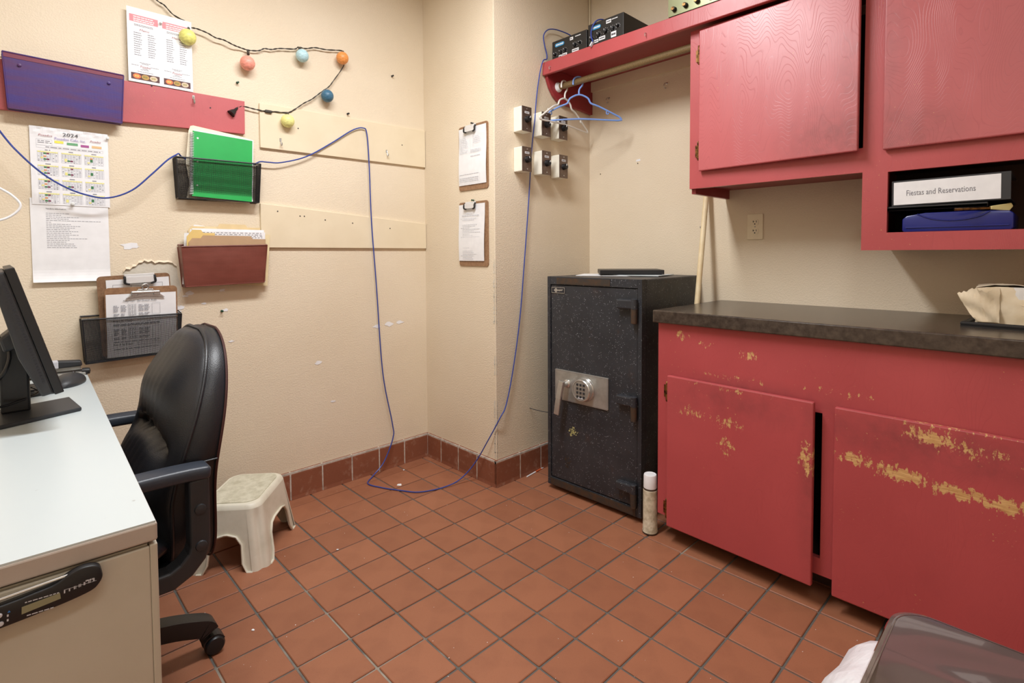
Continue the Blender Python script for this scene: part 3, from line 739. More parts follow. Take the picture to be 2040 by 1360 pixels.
M_green_pin = pm('dark_green_pin', (30, 70, 50), .3)
tack('dark green push pin in the wall under the coral globe', -.951, 1.874, M_green_pin)
tack('black tack in the bare wall right of the string lights', -.199, 2.073, M_black)
tack('black tack just above the upper cream board', -.451, 1.832, M_black)
tack('clear push pin in the upper right corner of the calendar', -1.400, 1.572, M_pin, -.001)
tack('dark green pin in the wall below the brown file holder', -1.035, .903, M_green_pin)

# menu flyer, calendar
def sheet_mesh(w, h, curl=0.0, th=.0006, crumpleamt=0, seed=1):
    rr = random.Random(seed); m = MB()
    def fn(u, v):
        y = -.0012-curl*(max(0, .16-v)/.16)**2
        if crumpleamt and v > .86: y -= crumpleamt*(.5+.5*math.sin(u*37+v*50)*math.sin(u*17-v*23))*(v-.86)/.14
        return (u*w, y, v*h)
    return m.surf(fn, 24, 28)
M_pink = pm('flyer_pink', (232, 142, 150), .6)
fl = thing('menu_flyer', 'white two-panel menu flyer with pink banners and food photos', 'flyer', (-1.332, -.0205, 1.795))
part('paper', sheet_mesh(.211, .276, 0), M_white, fl)
M_lcol = pm('logo_maroon', (150, 56, 60), .6)
rg = random.Random(12)
for px in (.008, .112):
    m = MB(); rectq(m, px, px+.090, .224, .250, -.0017); part('banner', m, M_pink, fl)
    m = MB()
    for z in (.2415, .2335, .2265): words(m, px+.012, px+.078, z, .0036, -.0021, rg, lo=.006, hi=.014, gap=.0015)
    part('banner_lettering', m, M_white, fl)
    m = MB()
    for z in (.214, .210): words(m, px+.014, px+.076, z, .0018, -.0017, rg, lo=.004, hi=.010, gap=.001)
    for c in (.012, .056):
        for i in range(11): words(m, px+c, px+c+rg.uniform(.018,.026), .183-i*.0082, .0024, -.0017, rg, lo=.004, hi=.009, gap=.001)
    for z, a, b in ((.074,.028,.062),(.070,.034,.056),(.062,.002,.026),(.062,.062,.088),(.052,.036,.054),(.048,.03,.06),(.040,.02,.07)): words(m, px+a, px+b, z, .0016, -.0017, rg, lo=.004, hi=.009, gap=.001)
    part('print', m, M_grey, fl, kind='stuff')
    m = MB(); text(m, 'Menu', px+.045, .193, .0075, -.0017, width=.030, align='c', slant=.2); text(m, 'Posados', px+.045, .056, .0085, -.0017, width=.032, align='c', slant=.15); part('logo_lettering', m, M_lcol, fl)
    m = MB(); rectq(m, px, px+.090, .010, .034, -.0017); part('photo_strip', m, pm('photo_dark', (86, 52, 52), .6), fl)
    for i, (cc, c2) in enumerate((((226,120,70),(244,206,110)),((190,150,84),(120,128,56)),((214,196,170),(160,150,80)))):
        cx, cz = px+.018+i*.0265, .022
        m = MB(); m.add([(cx+.0125*math.cos(2*PI*j/14), -.0020, cz+.0095*math.sin(2*PI*j/14)) for j in range(14)], [tuple(range(14))]); pl = part('food_photo', m, pm('food_%d' % i, cc, .6), fl)
        m = MB()
        for j in range(4): rectq(m, cx-.007+j*.0036, cx-.0048+j*.0036, cz-.004+.001*(j%2), cz+.004, -.0023)
        part('food_detail', m, pm('food_d%d' % i, c2, .6), pl)
solo('push_pin', 'clear push pin between the two menu panels', 'push pin', MB().lathe([(.0012,0),(.0012,-.004),(.005,-.004),(.003,-.008),(.004,-.015),(.001,-.016)], (0,0,0), 'y', 10), M_pin, (-1.225, -.0218, 2.036), smooth=True)

ca = thing('calendar', 'white 2024 wall calendar sheet with small coloured month grids', 'calendar', (-1.612, -.004, 1.318))
part('paper', sheet_mesh(.213, .268, 0, crumpleamt=.004, seed=3), M_white, ca)
m = MB(); text(m, '2024', .107, .243, .0115, -.0052, width=.042, align='c'); part('year_lettering', m, M_ink, ca)
m = MB(); text(m, 'Posados Cafe, Inc.', .107, .2285, .0085, -.0042, width=.086, align='c'); part('title_lettering', m, pm('soft_violet_ink', (148, 132, 186), .6), ca)
m = MB(); text(m, 'Posados', .040, .236, .007, -.0045, width=.036, align='c', slant=.2); text(m, 'Posados', .176, .232, .007, -.0045, width=.030, align='c', slant=.2); part('logo_lettering', m, M_lcol, ca)
for x0, x1, z0, c in ((.064,.088,.2165,(236,230,96)),(.097,.127,.2140,(110,170,126)),(.135,.158,.2115,(170,86,150)),(.166,.194,.212,(226,190,140))):
    m = MB(); rectq(m, x0, x1, z0, z0+.0085, -.0020); part('colour_key', m, pm('key_%d' % int(x0*1000), c, .6), ca)
rg = random.Random(31)
cells = {'grid': MB(), 'y': MB(), 'g': MB(), 'p': MB(), 'o': MB(), 'ink': MB()}
frameq(cells['grid'], .016, .058, .205, .226, -.0017, .0007); frameq(cells['grid'], .016,.198,.196,.205,-.0017,.0006)
words(cells['ink'], .02, .056, .219, .002, -.0018, rg); words(cells['ink'], .02,.056,.213,.002,-.0018,rg); words(cells['ink'], .04,.19,.199,.0022,-.0018,rg)
for r in range(4):
    for c in range(3):
        X, Z = .018+c*.063, .186-r*.048
        words(cells['ink'], X+.02, X+.034, Z+.002, .0026, -.0018, rg)
        rectq(cells['y'], X, X+.054, Z-.0052, Z-.0012, -.0016)
        for i in range(8): rectq(cells['grid'], X+i*.0077, X+i*.0077+.0006, Z-.036, Z-.001, -.0018)
        for i in range(7): rectq(cells['grid'], X, X+.054, Z-.006-i*.005, Z-.0055-i*.005, -.0018)
        for i in range(6):
            for j in range(7):
                if rg.random() < .8: rectq(cells['ink'] if rg.random()<.25 else cells['grid'], X+j*.0077+.002, X+j*.0077+.005, Z-.0100-i*.005, Z-.0078-i*.005, -.0019)
        def cell(q, i, j): rectq(cells[q], X+j*.0077+.0006, X+(j+1)*.0077, Z-.0108-i*.005, Z-.006-i*.005, -.0021)
        if c == 0:
            for i in (0, 4): cell('g', i, 2); cell('p', i, 3)
            cell('y', 3, 1); cell('o', 2, 2)
        elif c == 1:
            i = (4, 4, 3, 2)[r]; 
            if r < 3: cell('g', i, 2); cell('p', i, 3)
            if r == 1: cell('p', 0, 3)
            cell('y', 3, 1); cell('y', 4, 1)
        else:
            cell('y', 4, 1); cell('g', 2, 2); cell('g', 3, 2)
            if r == 0: cell('o', 1, 2)
for q, mt in (('grid', M_lgrey), ('y', pm('cal_yellow', (238,232,150), .6)), ('g', pm('cal_green', (60,126,78), .6)), ('p', pm('cal_plum', (122,52,84), .6)), ('o', pm('cal_orange', (226,156,104), .6)), ('ink', M_grey)):
    part({'grid':'month_grids','y':'yellow_cells','g':'green_cells','p':'plum_cells','o':'orange_cells','ink':'print'}[q], cells[q], mt, ca, kind='stuff')
vs = thing('contact_sheet', 'white printed contact list sheet hanging just below the 2024 calendar', 'paper', (-1.618, -.002, 1.048))
part('paper', sheet_mesh(.213, .292, .012), M_white, vs)
m = MB(); text(m, 'Vendors Information:', .040, .254, .0052, -.0017, width=.055); part('heading_lettering', m, M_ink, vs)
m = MB(); rg = random.Random(8)
for i, w in enumerate((.062,.040,.090,.060,.150,.013,.066,.092,.076,.062,.088,.066,.086,.060,.112,.062,.052,.072,.078,.080)):
    words(m, .040, .040+w, .240-i*.0063, .0018, -.0017, rg, lo=.004, hi=.011, gap=.0018)
part('print', m, pm('mid_grey_ink', (158, 160, 168), .6), vs, kind='stuff')
solo('push_pin', 'clear push pin joining the calendar and the contact sheet', 'push pin', MB().lathe([(.0012,0),(.0012,-.004),(.006,-.004),(.0035,-.008),(.005,-.015),(.001,-.016)], (0,0,0), 'y', 10), M_pin, (-1.505, -.0052, 1.325), smooth=True)

# ------------------------------------------------------------------ wall files
def wallfile(name, label, x0, x1, z0t, z1t, zb, depth, mat, mesh=True, inset=.012, y0=0.0, tilt=0.0, bag=0.0):
    """open-top pocket: back, sides, bottom, front; z0t / z1t rim heights left and right"""
    t = thing(name, label, 'wall file', (x0, y0, zb), 0)
    w = x1-x0; hl, hr = z0t-zb, z1t-zb
    bx0, bx1, bd = inset, w-inset, depth*.82
    F = [(0,-depth,hl),(w,-depth,hr),(bx1,-bd,0+tilt),(bx0,-bd,0)]
    Bk = [(0,-.002,hl),(w,-.002,hr),(bx1,-.002,tilt),(bx0,-.002,0)]
    rimp = [(0,-.003,hl+.008),(0,-depth,hl),(w,-depth,hr),(w,-.003,hr+.008)]
    part('rim', MB().tube([Vector(p) for p in rimp], .0028, 8, closed=True), mat, t)
    ed = MB()
    for a, b in ((0,3),(1,2)): ed.tube([F[a],F[b]], .0022, 6); ed.tube([Bk[a],Bk[b]], .0022, 6)
    ed.tube([F[3],F[2]], .0022, 6); ed.tube([Bk[3],Bk[2]], .0022, 6); ed.tube([F[3],Bk[3]], .0022, 6); ed.tube([F[2],Bk[2]], .0022, 6)
    part('edge_wires', ed, mat, t)
    def L(a, b, k): return tuple(a[i]+(b[i]-a[i])*k for i in range(3))
    panels = {'front_panel': (F[0],F[1],F[2],F[3]), 'back_panel': (Bk[0],Bk[1],Bk[2],Bk[3]), 'side_panel': (F[0],Bk[0],Bk[3],F[3]), 'side_panel.001': (F[1],Bk[1],Bk[2],F[2]), 'bottom_panel': (F[3],F[2],Bk[2],Bk[3])}
    for nm, (a, b, c, d) in panels.items():
        m = MB()
        if mesh:
            lw = (Vector(b)-Vector(a)).length; lh = (Vector(d)-Vector(a)).length; p = .0040
            for i in range(1, max(2, int(lw/p))): m.tube([L(a,b,i*p/lw), L(d,c,i*p/lw)], .0006, 4)
            for i in range(1, max(2, int(lh/p))): m.tube([L(a,d,i*p/lh), L(b,c,i*p/lh)], .0006, 4)
            part(nm.split('.')[0], m, mat, t, kind='stuff')
        else:
            def fn(u, v, a=a, b=b, c=c, d=d):
                q = L(L(a,b,u), L(d,c,u), v); k = bag*math.sin(PI*u)*math.sin(PI*min(1,v*1.05)) if nm == 'front_panel' else 0
                return (q[0], q[1]-k+.0015*math.sin(u*26)*math.sin(v*9)*(1 if bag else 0), q[2])
            m.surf(fn, 16, 8); part(nm.split('.')[0], m, mat, t, smooth=True)
    return t
def file_mat(name, c, c2):
    k = N(name)
    base = k.mix(k.ramp(k.noise(14, 4, .6, k.scale((.4, 1, 2.5))), .38, .68), lin(c), lin(c2))
    k.l(base, k.b.inputs['Base Color']); k.b.inputs['Roughness'].default_value = .42
    w = k.n('ShaderNodeTexWave', wave_type='BANDS', bands_direction='X'); k.l(k.co, w.inputs['Vector']); w.inputs['Scale'].default_value = 90
    w2 = k.n('ShaderNodeTexWave', wave_type='BANDS', bands_direction='Z'); k.l(k.co, w2.inputs['Vector']); w2.inputs['Scale'].default_value = 90
    k.bump(k.math('ADD', k.math('MULTIPLY', k.math('MULTIPLY', w.outputs['Fac'], w2.outputs['Fac']), .4), k.noise(60, 3)), .25, .0012)
    return k.m
M_purple = file_mat('purple_painted_mesh', (62, 46, 120), (84, 44, 92))
M_brownf = file_mat('brown_painted_mesh', (124, 66, 56), (112, 58, 48))
pf = wallfile('wall_file', 'purple painted wall file mounted over the left part of the red board', -1.671, -1.352, 1.806, 1.800, 1.627, .038, M_purple, False, .009, y0=-.018)
m = MB(); m.add([(.0012,-.0388,.178),(.3178,-.0388,.172),(.3168,-.0384,.158),(.0022,-.0384,.163)], [(0,1,2,3)]); part('bare_band', m, pm('maroon_band', (120, 52, 74), .5), pf, label='maroon strip along the top edge')
for x, z in ((.040,.143),(.275,.136)):
    part('screw', MB().lathe([(.006,-.034),(.005,-.041),(.001,-.042)], (x,0,z), 'y', 10), M_purple, pf)
gf = wallfile('wall_file', 'black wire mesh wall file holding the green spiral notebook', -1.194, -.881, 1.525, 1.531, 1.366, .055, M_wire, True, .007)
bf = wallfile('wall_file', 'brown painted wall file stuffed with folders and papers', -1.187, -.866, 1.173, 1.182, 1.014, .065, M_brownf, False, .012, tilt=.007, bag=.006)
lf = wallfile('wall_file', 'black wire mesh wall file with two clipboards, low on the back wall', -1.497, -1.193, .912, .910, .752, .060, M_wire, True, .008, tilt=.008)
# green notebook and cream folder
nb = thing('notebook', 'bright green spiral notebook in the black mesh wall file', 'notebook', (-1.142, -.040, 1.376), 0, rot=(math.radians(-2), math.radians(2.4), 0))
M_green = pm('green_notebook_cover', (40, 170, 84), .4)
part('cover', MB().box(0, .224, -.0075, -.0065, 0, .262), M_green, nb)
part('page_block', MB().box(.003, .228, -.0062, 0, .002, .266), M_white, nb)
sp = MB()
for i in range(38):
    z = .006+i*.0066
    sp.tube([(.0075*math.cos(a)-.001, -.0035+.0068*math.sin(a), z+.0006*a) for a in [2*PI*j/8 for j in range(8)]], .0014, 5)
part('spiral_wire', sp, pm('white_coil', (226, 228, 230), .3), nb, kind='stuff')
for z in (.045, .140, .235):
    m = MB(); m.add([(.018+.0036*math.cos(2*PI*j/10), -.0078, z+.0036*math.sin(2*PI*j/10)) for j in range(10)], [tuple(range(10))]); part('punch_hole', m, M_white, nb)
solo('file_folder', 'cream file folder standing behind the green notebook', 'folder', MB().prism([(0,0),(.236,0),(.236,.276),(.205,.282),(.020,.294),(.010,.290),(.004,.270),(-.004,.14),(.010,.06)], 'xz', -.0022, 0), M_cream, (-1.156, -.024, 1.368), rot=(0, math.radians(2), 0))
# folders in the brown file
def folder(label, x, y, z, w, h, tab, mat, lean=0, rot=0):
    pts = [(0,0),(w,0),(w,h),(tab[1]+.008,h),(tab[1],h+.012),(tab[0],h+.012),(tab[0]-.008,h),(.012,h),(0,h-.016)]
    return solo('file_folder', label, 'folder', MB().prism(pts, 'xz', -.0012, .0012), mat, (x, y, z), rot=(math.radians(lean), math.radians(rot), 0))
M_manila2 = pm('manila_light', (232, 214, 172), .65)
M_manila3 = pm('manila_yellow', (230, 200, 128), .65)
folder('manila folder with a raised tab, rearmost in the brown wall file', -1.150, -.012, 1.022, .276, .236, (.115,.215), M_manila, -1)
folder('leaning manila folder at the right end of the brown wall file', -1.128, -.020, 1.022, .275, .226, (.02,.06), M_manila2, 0, 4)
st = thing('paper_stack', 'stack of handwritten ledger papers in the brown wall file', 'papers', (-1.160, -.026, 1.022), 0, rot=(math.radians(3), 0, 0))
for i, (dx, h) in enumerate(((0,.222),(.006,.226),(.002,.219),(.010,.216))):
    part('sheet', MB().box(.01+dx, .288+dx*.4, -.004*i, -.004*i+.0018, 0, h), M_white, st)
m = MB(); rg = random.Random(6)
for z in (.210,.203,.197,.191): words(m, .03, .28, z, .0022, -.0125, rg, lo=.003, hi=.014, gap=.006)
part('handwriting', m, M_grey, st, kind='stuff')
folder('yellow folder edge beside the ledger papers in the brown wall file', -1.166, -.0405, 1.022, .10, .208, (.02,.05), M_manila3, 3.5)
folder('front tan folder in the brown wall file, facing the room', -1.160, -.046, 1.024, .290, .184, (.05,.23), pm('tan_folder', (192, 160, 126), .6), 3.5)
solo('paper_sheet', 'white curled paper at the left of the brown wall file', 'paper', MB().surf(lambda u,v: (u*.05-.004+.012*v*math.cos(u*3), -.006*math.sin(u*4)-.004, v*.205), 6, 8), M_white, (-1.176, -.022, 1.024))
solo('paper_sheet', 'white paper corner poking up behind the folders, left', 'paper', MB().prism([(0,0),(.06,0),(.05,.236),(.012,.240),(-.01,.21)], 'xz', -.0006, 0), M_white, (-1.14, -.008, 1.024))

# ------------------------------------------------------------------ clipboards
def flatclip(t, cx, zt, y, w=.082):
    c = MB(); c.box(cx-w/2, cx+w/2, y-.004, y-.0015, zt-.004, zt+.006); c.box(cx-w/2+.004, cx+w/2-.004, y-.012, y-.010, zt-.028, zt-.003)
    o = part('clip', c, pm('clip_plate', (228, 228, 228), .3, .2), t, bevel=.001)  # whitish colour stands in for paper mirrored in the silver clip
    for s in (-1, 1):
        part('clip_end', MB().tube([(cx+s*w/2,y-.006,zt-.002),(cx+s*w/2,y-.012,zt-.012),(cx+s*w/2,y-.012,zt-.026),(cx+s*(w/2-.014),y-.010,zt-.031)], .0042, 8, sub=3), M_black, o, smooth=True)
    part('clip_bar', MB().tube([(cx-w/2+.01,y-.008,zt-.031),(cx,y-.008,zt-.034),(cx+w/2-.01,y-.008,zt-.031)], .0018, 6), M_steel, o)
def clipboard(label, loc, rz, w, h, pw, ph, px, pz, seed, mat, rot=None, tint=None):
    t = thing('clipboard', label, 'clipboard', loc, rz, rot=rot)
    part('board', MB().prism(rrect(0, w, 0, h, .014), 'xz', -.004, 0), mat, t)
    return t
c1 = clipboard('brown hardboard clipboard with an invoice form, upper one on the column', (-.001, -.316, 1.459), -90, .226, .322, 0,0,0,0,1, M_hard)
part('form', MB().surf(lambda u,v: (.004+u*.212, -.0075-.0022*math.sin(v*6), .026+v*.284), 4, 16), M_white, c1)
m = MB(); rg = random.Random(41)
frameq(m, .014,.10,.185,.268,-.0105,.0006); frameq(m, .118,.205,.215,.268,-.0105,.0006); 
for i in range(9): words(m, .018, .018+rg.uniform(.03,.07), .258-i*.0085, .0022, -.0106, rg)
for i in range(4): words(m, .122, .122+rg.uniform(.03,.07), .258-i*.009, .0022, -.0106, rg)
for z in (.195,.186,.165): words(m, .10, .18, z, .0026, -.0106, rg, lo=.01, hi=.03)
for z in (.078,.060,.052,.044): words(m, .014, .16, z, .0024, -.0106, rg)
frameq(m, .012,.17,.035,.080,-.0105,.0006)
part('print', m, M_lgrey, c1, kind='stuff'); flatclip(c1, .100, .316, -.006)
c2 = clipboard('brown hardboard clipboard with a printed sheet, lower one on the column', (-.001, -.313, 1.078), -90, .226, .322, 0,0,0,0,2, M_hard)
part('printed_sheet', MB().surf(lambda u,v: (.002+u*.204*(.97+.03*v), -.0085-.0022*math.sin(v*5), .026+v*.284), 4, 16), M_white, c2)
m = MB(); rg = random.Random(43)
words(m, .06,.11,.262,.003,-.0105,rg); words(m, .03,.17,.252,.003,-.0105,rg)
for i in range(27):
    z = .238-i*.0078
    if i in (2,3,14,15,17,20): continue
    words(m, .02+(.015 if i%6 else 0), .02+rg.uniform(.10,.17), z, .0020, -.0105, rg, fill=rg.uniform(.5,1), lo=.006, hi=.016)
part('print', m, M_lgrey, c2, kind='stuff'); flatclip(c2, .098, .316, -.006)
for z, mt, lab in ((1.782, M_black, 'black tack above the upper column clipboard'), (1.402, M_green_pin, 'green tack above the lower column clipboard')):
    solo('push_pin', lab, 'push pin', MB().lathe([(.0012,0),(.0012,-.004),(.0052,-.004),(.0028,-.008),(.0046,-.016),(.001,-.017)], (0,0,0), 'y', 10), mt, (0, -.428, z+.004), -90, smooth=True)
# two clipboards in the low mesh file
c3 = clipboard('brown clipboard with flat clip standing behind in the low wall file', (-1.438, -.016, .764), 0, .226, .300, 0,0,0,0,3, M_hard2, rot=(math.radians(3.5), math.radians(-2.4), 0))
part('form', MB().box(.026,.222,-.0055,-.0045,.01,.285), M_white, c3)
m = MB(); frameq(m,.045,.20,.24,.266,-.006,.0008); rectq(m,.10,.101,.24,.266,-.006); rectq(m,.14,.141,.24,.266,-.006); part('print', m, M_grey, c3)
flatclip(c3, .128, .297, -.007, .094)
c4 = clipboard('brown clipboard with chrome clip and cash audit sheet, in front in the low wall file', (-1.430, -.036, .764), 0, .226, .258, 0,0,0,0,4, M_hard, rot=(math.radians(4), math.radians(-.2), 0))
pc = part('audit_sheet', MB().surf(lambda u,v: (.003+u*.218, -.0055-.003*(1-v), .000+v*.234), 4, 8), M_white, c4)
m = MB(); Y = -.0092
text(m, 'Petty Cash - Bar Drawer Audit', .105, .205, .0062, Y, width=.104, align='c')
text(m, 'Petty & Bar Drawer', .022, .1315, .0058, Y, width=.060); text(m, 'Petty & Bar Drawer', .022, .0435, .0058, Y, width=.060)
part('heading_lettering', m, M_ink, pc)
m = MB(); rg = random.Random(51)
for zt in (.196, .108):
    frameq(m, .068,.092,zt-.042,zt,Y,.0006); frameq(m, .142,.168,zt-.042,zt,Y,.0006)
    for c in (.024, .046, .100, .118):
        for i in range(8):
            if i == 5: continue
            words(m, c, c+rg.uniform(.010,.017), zt-.006-i*.0052, .0024, Y, rg, lo=.003, hi=.008, gap=.001)
    for i in range(8): words(m, .071, .090, zt-.006-i*.0052, .0020, Y, rg, lo=.003, hi=.006)
frameq(m, .094,.168,.128,.137,Y,.0006); frameq(m, .094,.168,.040,.049,Y,.0006)
for z in (.121,.117,.055,.028): words(m, .022, .165, z, .0019, Y, rg)
part('print', m, M_grey, pc, kind='stuff')
bcx, bz = .122, .245
cl = MB(); cl.prism([(-.062,-.028),(-.050,-.018),(-.034,-.006),(-.022,.006),(.022,.006),(.034,-.006),(.050,-.018),(.062,-.028),(.030,-.024),(0,-.022),(-.030,-.024)], 'xz', -.014, -.008)
cl.xf(Matrix.Translation((bcx,0,bz)))
k0 = part('bulldog_clip', cl, M_chrome, c4, label='chunky chrome clip', bevel=.0015)
part('clip_hinge', MB().tube([(bcx-.042,-.016,bz-.006),(bcx+.042,-.016,bz-.006)], .0058, 10), M_chrome, k0, smooth=True)
part('clip_jaw', MB().box(bcx-.046,bcx-.024,-.018,-.004,bz-.018,bz-.002).box(bcx+.024,bcx+.046,-.018,-.004,bz-.018,bz-.002), M_chrome, k0, bevel=.002)
part('clip_loop', MB().tube([(bcx+.010*math.cos(a), -.012, bz+.014+.010*math.sin(a)) for a in [2*PI*i/16 for i in range(16)]], .0030, 8, closed=True), M_chrome, k0, smooth=True)

# ------------------------------------------------------------------ string light
sl = thing('string_light', 'dark corded string light with six coloured globes strung across the back wall', 'string light', (0, 0, 0))
cord = [(-1.30,2.18),(-1.235,2.124),(-1.210,2.112),(-1.180,2.084),(-1.137,2.069),(-1.123,2.053),(-1.103,2.050),(-1.066,2.044),(-1.036,2.033),(-1.005,2.032),(-.970,2.022),(-.938,2.021),(-.907,2.019),(-.867,2.027),(-.841,2.043),(-.811,2.047),(-.775,2.061),(-.711,2.075),(-.691,2.089),(-.658,2.091),(-.614,2.107),(-.559,2.112),(-.484,2.127),(-.471,2.116),(-.472,2.061),(-.526,1.975),(-.552,1.939),(-.594,1.902),(-.634,1.865),(-.673,1.838),(-.716,1.802),(-.749,1.782),(-.808,1.776),(-.847,1.771),(-.890,1.772),(-.932,1.775),(-.956,1.766)]
ys = [.016]*len(cord)
for i, (x, z) in enumerate(cord):
    if x < -.94 and z > 1.9 and x > -1.11: ys[i] = .026
P3 = catmull([Vector((x, -ys[i], z)) for i, (x, z) in enumerate(cord)], 6)
m = MB()
for ph in (0, PI):
    m.tube([p+Vector((0.0014*math.cos(i*.9+ph)*.5, .0016*math.cos(i*.9+ph), .0016*math.sin(i*.9+ph))) for i, p in enumerate(P3)], .0018, 5)
M_cord = pm('dark_green_cord', (58, 52, 46), .5)
part('cord', m, M_cord, sl, smooth=True)
def globe_mat(name, c):
    k = N(name); f = k.ramp(k.noise(90, 3, .6, k.scale((1,1,3))), .42, .62)
    b_ = lin(c); k.l(k.mix(f, [v*.9 for v in b_], [min(1, v*1.12+.02) for v in b_]), k.b.inputs['Base Color'])
    k.b.inputs['Roughness'].default_value = .4; k.bump(k.noise(110, 3, .6, k.scale((1,1,3))), .12, .0006); return k.m
for (x, z, r, c, lab, top) in [(-1.138,2.004,.030,(230,228,130),'pale yellow globe over the menu flyer',(-1.131,2.050)),(-.918,1.956,.0295,(240,156,138),'coral globe',(-.912,2.017)),(-.683,2.047,.028,(180,216,224),'pale blue globe',(-.694,2.088)),(-.489,2.085,.0285,(232,150,76),'orange globe',(-.480,2.125)),(-.568,1.889,.0285,(56,104,132),'dark blue globe',(-.575,1.920)),(-.755,1.740,.0285,(234,232,148),'pale yellow globe over the cream board',(-.752,1.781))]:
    m = MB(); m.ball((0,0,0), r, 20, 12, (1,1,1.03))
    g = part('globe', m, globe_mat('globe_'+lab.replace(' ', '_'), c), sl, label=lab, loc=(x, -.036, z), smooth=True)
    dx, dz = top[0]-x, top[1]-z
    part('socket', MB().tube([(dx*.62,0,dz*.62 if abs(dz) > .02 else .02),(dx*.85,.008,dz*.85),(dx,.020,dz)], [.0058,.0045,.0026], 8), M_cord, g)
    part('loop', MB().tube([(dx+.004*math.cos(a)+.006, .020, dz-.004+.004*math.sin(a)) for a in [2*PI*i/8 for i in range(8)]], .0012, 5, closed=True), M_cord, g)
part('inline_fuse', MB().box(-.846,-.816,-.024,-.012,1.765,1.778), M_cord, sl, bevel=.004)
m = MB(); m.lathe([(.003,0),(.005,.006),(.006,.018),(.011,.026),(.015,.040),(.0165,.043),(.010,.044),(.0008,.040)], n=14)
part('end_connector', m, M_black, sl, label='black end connector', loc=(-.957,-.020,1.764), rot=(math.radians(8), math.radians(222), 0), smooth=True)

# ------------------------------------------------------------------ volume controls on the column
M_ivory = pm('ivory_box', (236, 232, 218), .4)
M_plate = pm('brown_grey_plate', (120, 104, 94), .35, .6, var=((104, 90, 82), 60, .4, .7))
vc = [('top left volume control box on the column', .127, 1.859, 20), ('top middle volume control box on the column', .268, 1.856, 35), ('top right volume control box on the column, nearest the corner', .399, 1.859, 10), ('bottom left volume control box on the column', .127, 1.664, -20), ('bottom middle volume control box on the column', .269, 1.662, 25), ('bottom right volume control box on the column, nearest the corner', .401, 1.658, 0)]
for i, (lab, x, zt, ang) in enumerate(vc):
    t = thing('volume_control', lab, 'volume control', (x, -.582, zt-.122), 0, 'six volume controls on the column')
    part('back_box', MB().box(0, .066, -.058, 0, 0, .120), M_ivory, t, bevel=.004)
    pl = part('face_plate', MB().box(.000, .066, -.062, -.058, 0, .120), M_plate, t, bevel=.0015)
    for z in (.012, .108): part('screw', MB().lathe([(.003,-.0622),(.0028,-.064),(.0005,-.064)], (.033,0,z), 'y', 10), M_chrome, pl)
    m = MB(); knob(m, .033, .058, .0155, -.062, .020, 18); kn = part('knob', m, M_black, pl, smooth=True)
    a = math.radians(ang); 
    m = MB(); m.box(-.0014, .0014, -.0835, -.0815, .004, .014); m.xf(Matrix.Translation((.033,0,.058)) @ Matrix.Rotation(a, 4, 'Y')); part('pointer', m, M_white, pl)
    lb = part('name_label', MB().box(.018, .048, -.0628, -.062, .086, .096), M_white, pl)
    m = MB(); words(m, .020, .046, .0895, .0032, -.0632, random.Random(i), lo=.003, hi=.007, gap=.001); part('print', m, M_ink, pl)

# ------------------------------------------------------------------ cables
M_blue = pm('blue_cable_jacket', (54, 74, 156), .35)
pts = [(-1.80,-.14,1.74),(-1.684,-.08,1.541),(-1.639,-.08,1.474),(-1.586,-.075,1.417),(-1.529,-.07,1.377),(-1.470,-.065,1.354),(-1.409,-.06,1.349),(-1.339,-.06,1.382),(-1.275,-.062,1.449),(-1.226,-.064,1.505),(-1.194,-.060,1.531),(-1.184,-.052,1.537),(-1.168,-.028,1.530),(-1.12,-.011,1.512),(-1.03,-.010,1.508),(-.94,-.011,1.514),(-.892,-.018,1.536),(-.872,-.026,1.546),(-.84,-.028,1.547),(-.782,-.026,1.553),(-.668,-.022,1.594),(-.546,-.022,1.673),(-.441,-.024,1.749),(-.382,-.024,1.771),(-.360,-.024,1.745),(-.349,-.022,1.588),(-.340,-.020,1.309),(-.318,-.02,.975),(-.291,-.022,.527),(-.242,-.026,.250),(-.240,-.030,.168),(-.30,-.036,.055),(-.37,-.05,.008),(-.431,-.107,.004),(-.407,-.196,.004),(-.356,-.295,.004),(-.306,-.368,.004),(-.204,-.410,.005),(-.112,-.43,.022),(-.05,-.475,.10),(-.026,-.555,.235),(.005,-.605,.345),(.049,-.600,.376+.02),(.098,-.598,.555),(.148,-.597,.800),(.179,-.597,1.051),(.217,-.597,1.405),(.240,-.597,1.660),(.263,-.597,1.815),(.279,-.597,1.944),(.300,-.600,2.060),(.318,-.606,2.125),(.345,-.606,2.141),(.352,-.600,2.17),(.336,-.600,2.21),(.330,-.600,2.26),(.370,-.602,2.300),(.448,-.61,2.312),(.53,-.635,2.290),(.605,-.66,2.21)]
net = thing('network_cable', 'long thin blue network cable strung from left edge round the floor to the shelf', 'cable', (0,0,0))
part('jacket', MB().tube(pts, .0030, 8, sub=6), M_blue, net, smooth=True)
sc = thing('patch_cable', 'short blue patch cable with clear plug hanging over the front of the larger amplifier', 'cable', (0,0,0))
part('jacket', MB().tube([(.45,-.925,2.262),(.40,-.915,2.262),(.372,-.905,2.250),(.360,-.893,2.228),(.353,-.888,2.20),(.347,-.893,2.175),(.339,-.906,2.150),(.331,-.914,2.136)], .0032, 8, sub=5), M_blue, sc, smooth=True)
part('plug', MB().box(-.006,.006,-.004,.004,-.022,0), pm('clear_plug', (206, 214, 222), .15), sc, label='clear plug', loc=(.331,-.914,2.136), rot=(math.radians(22), math.radians(20), 0), bevel=.001)
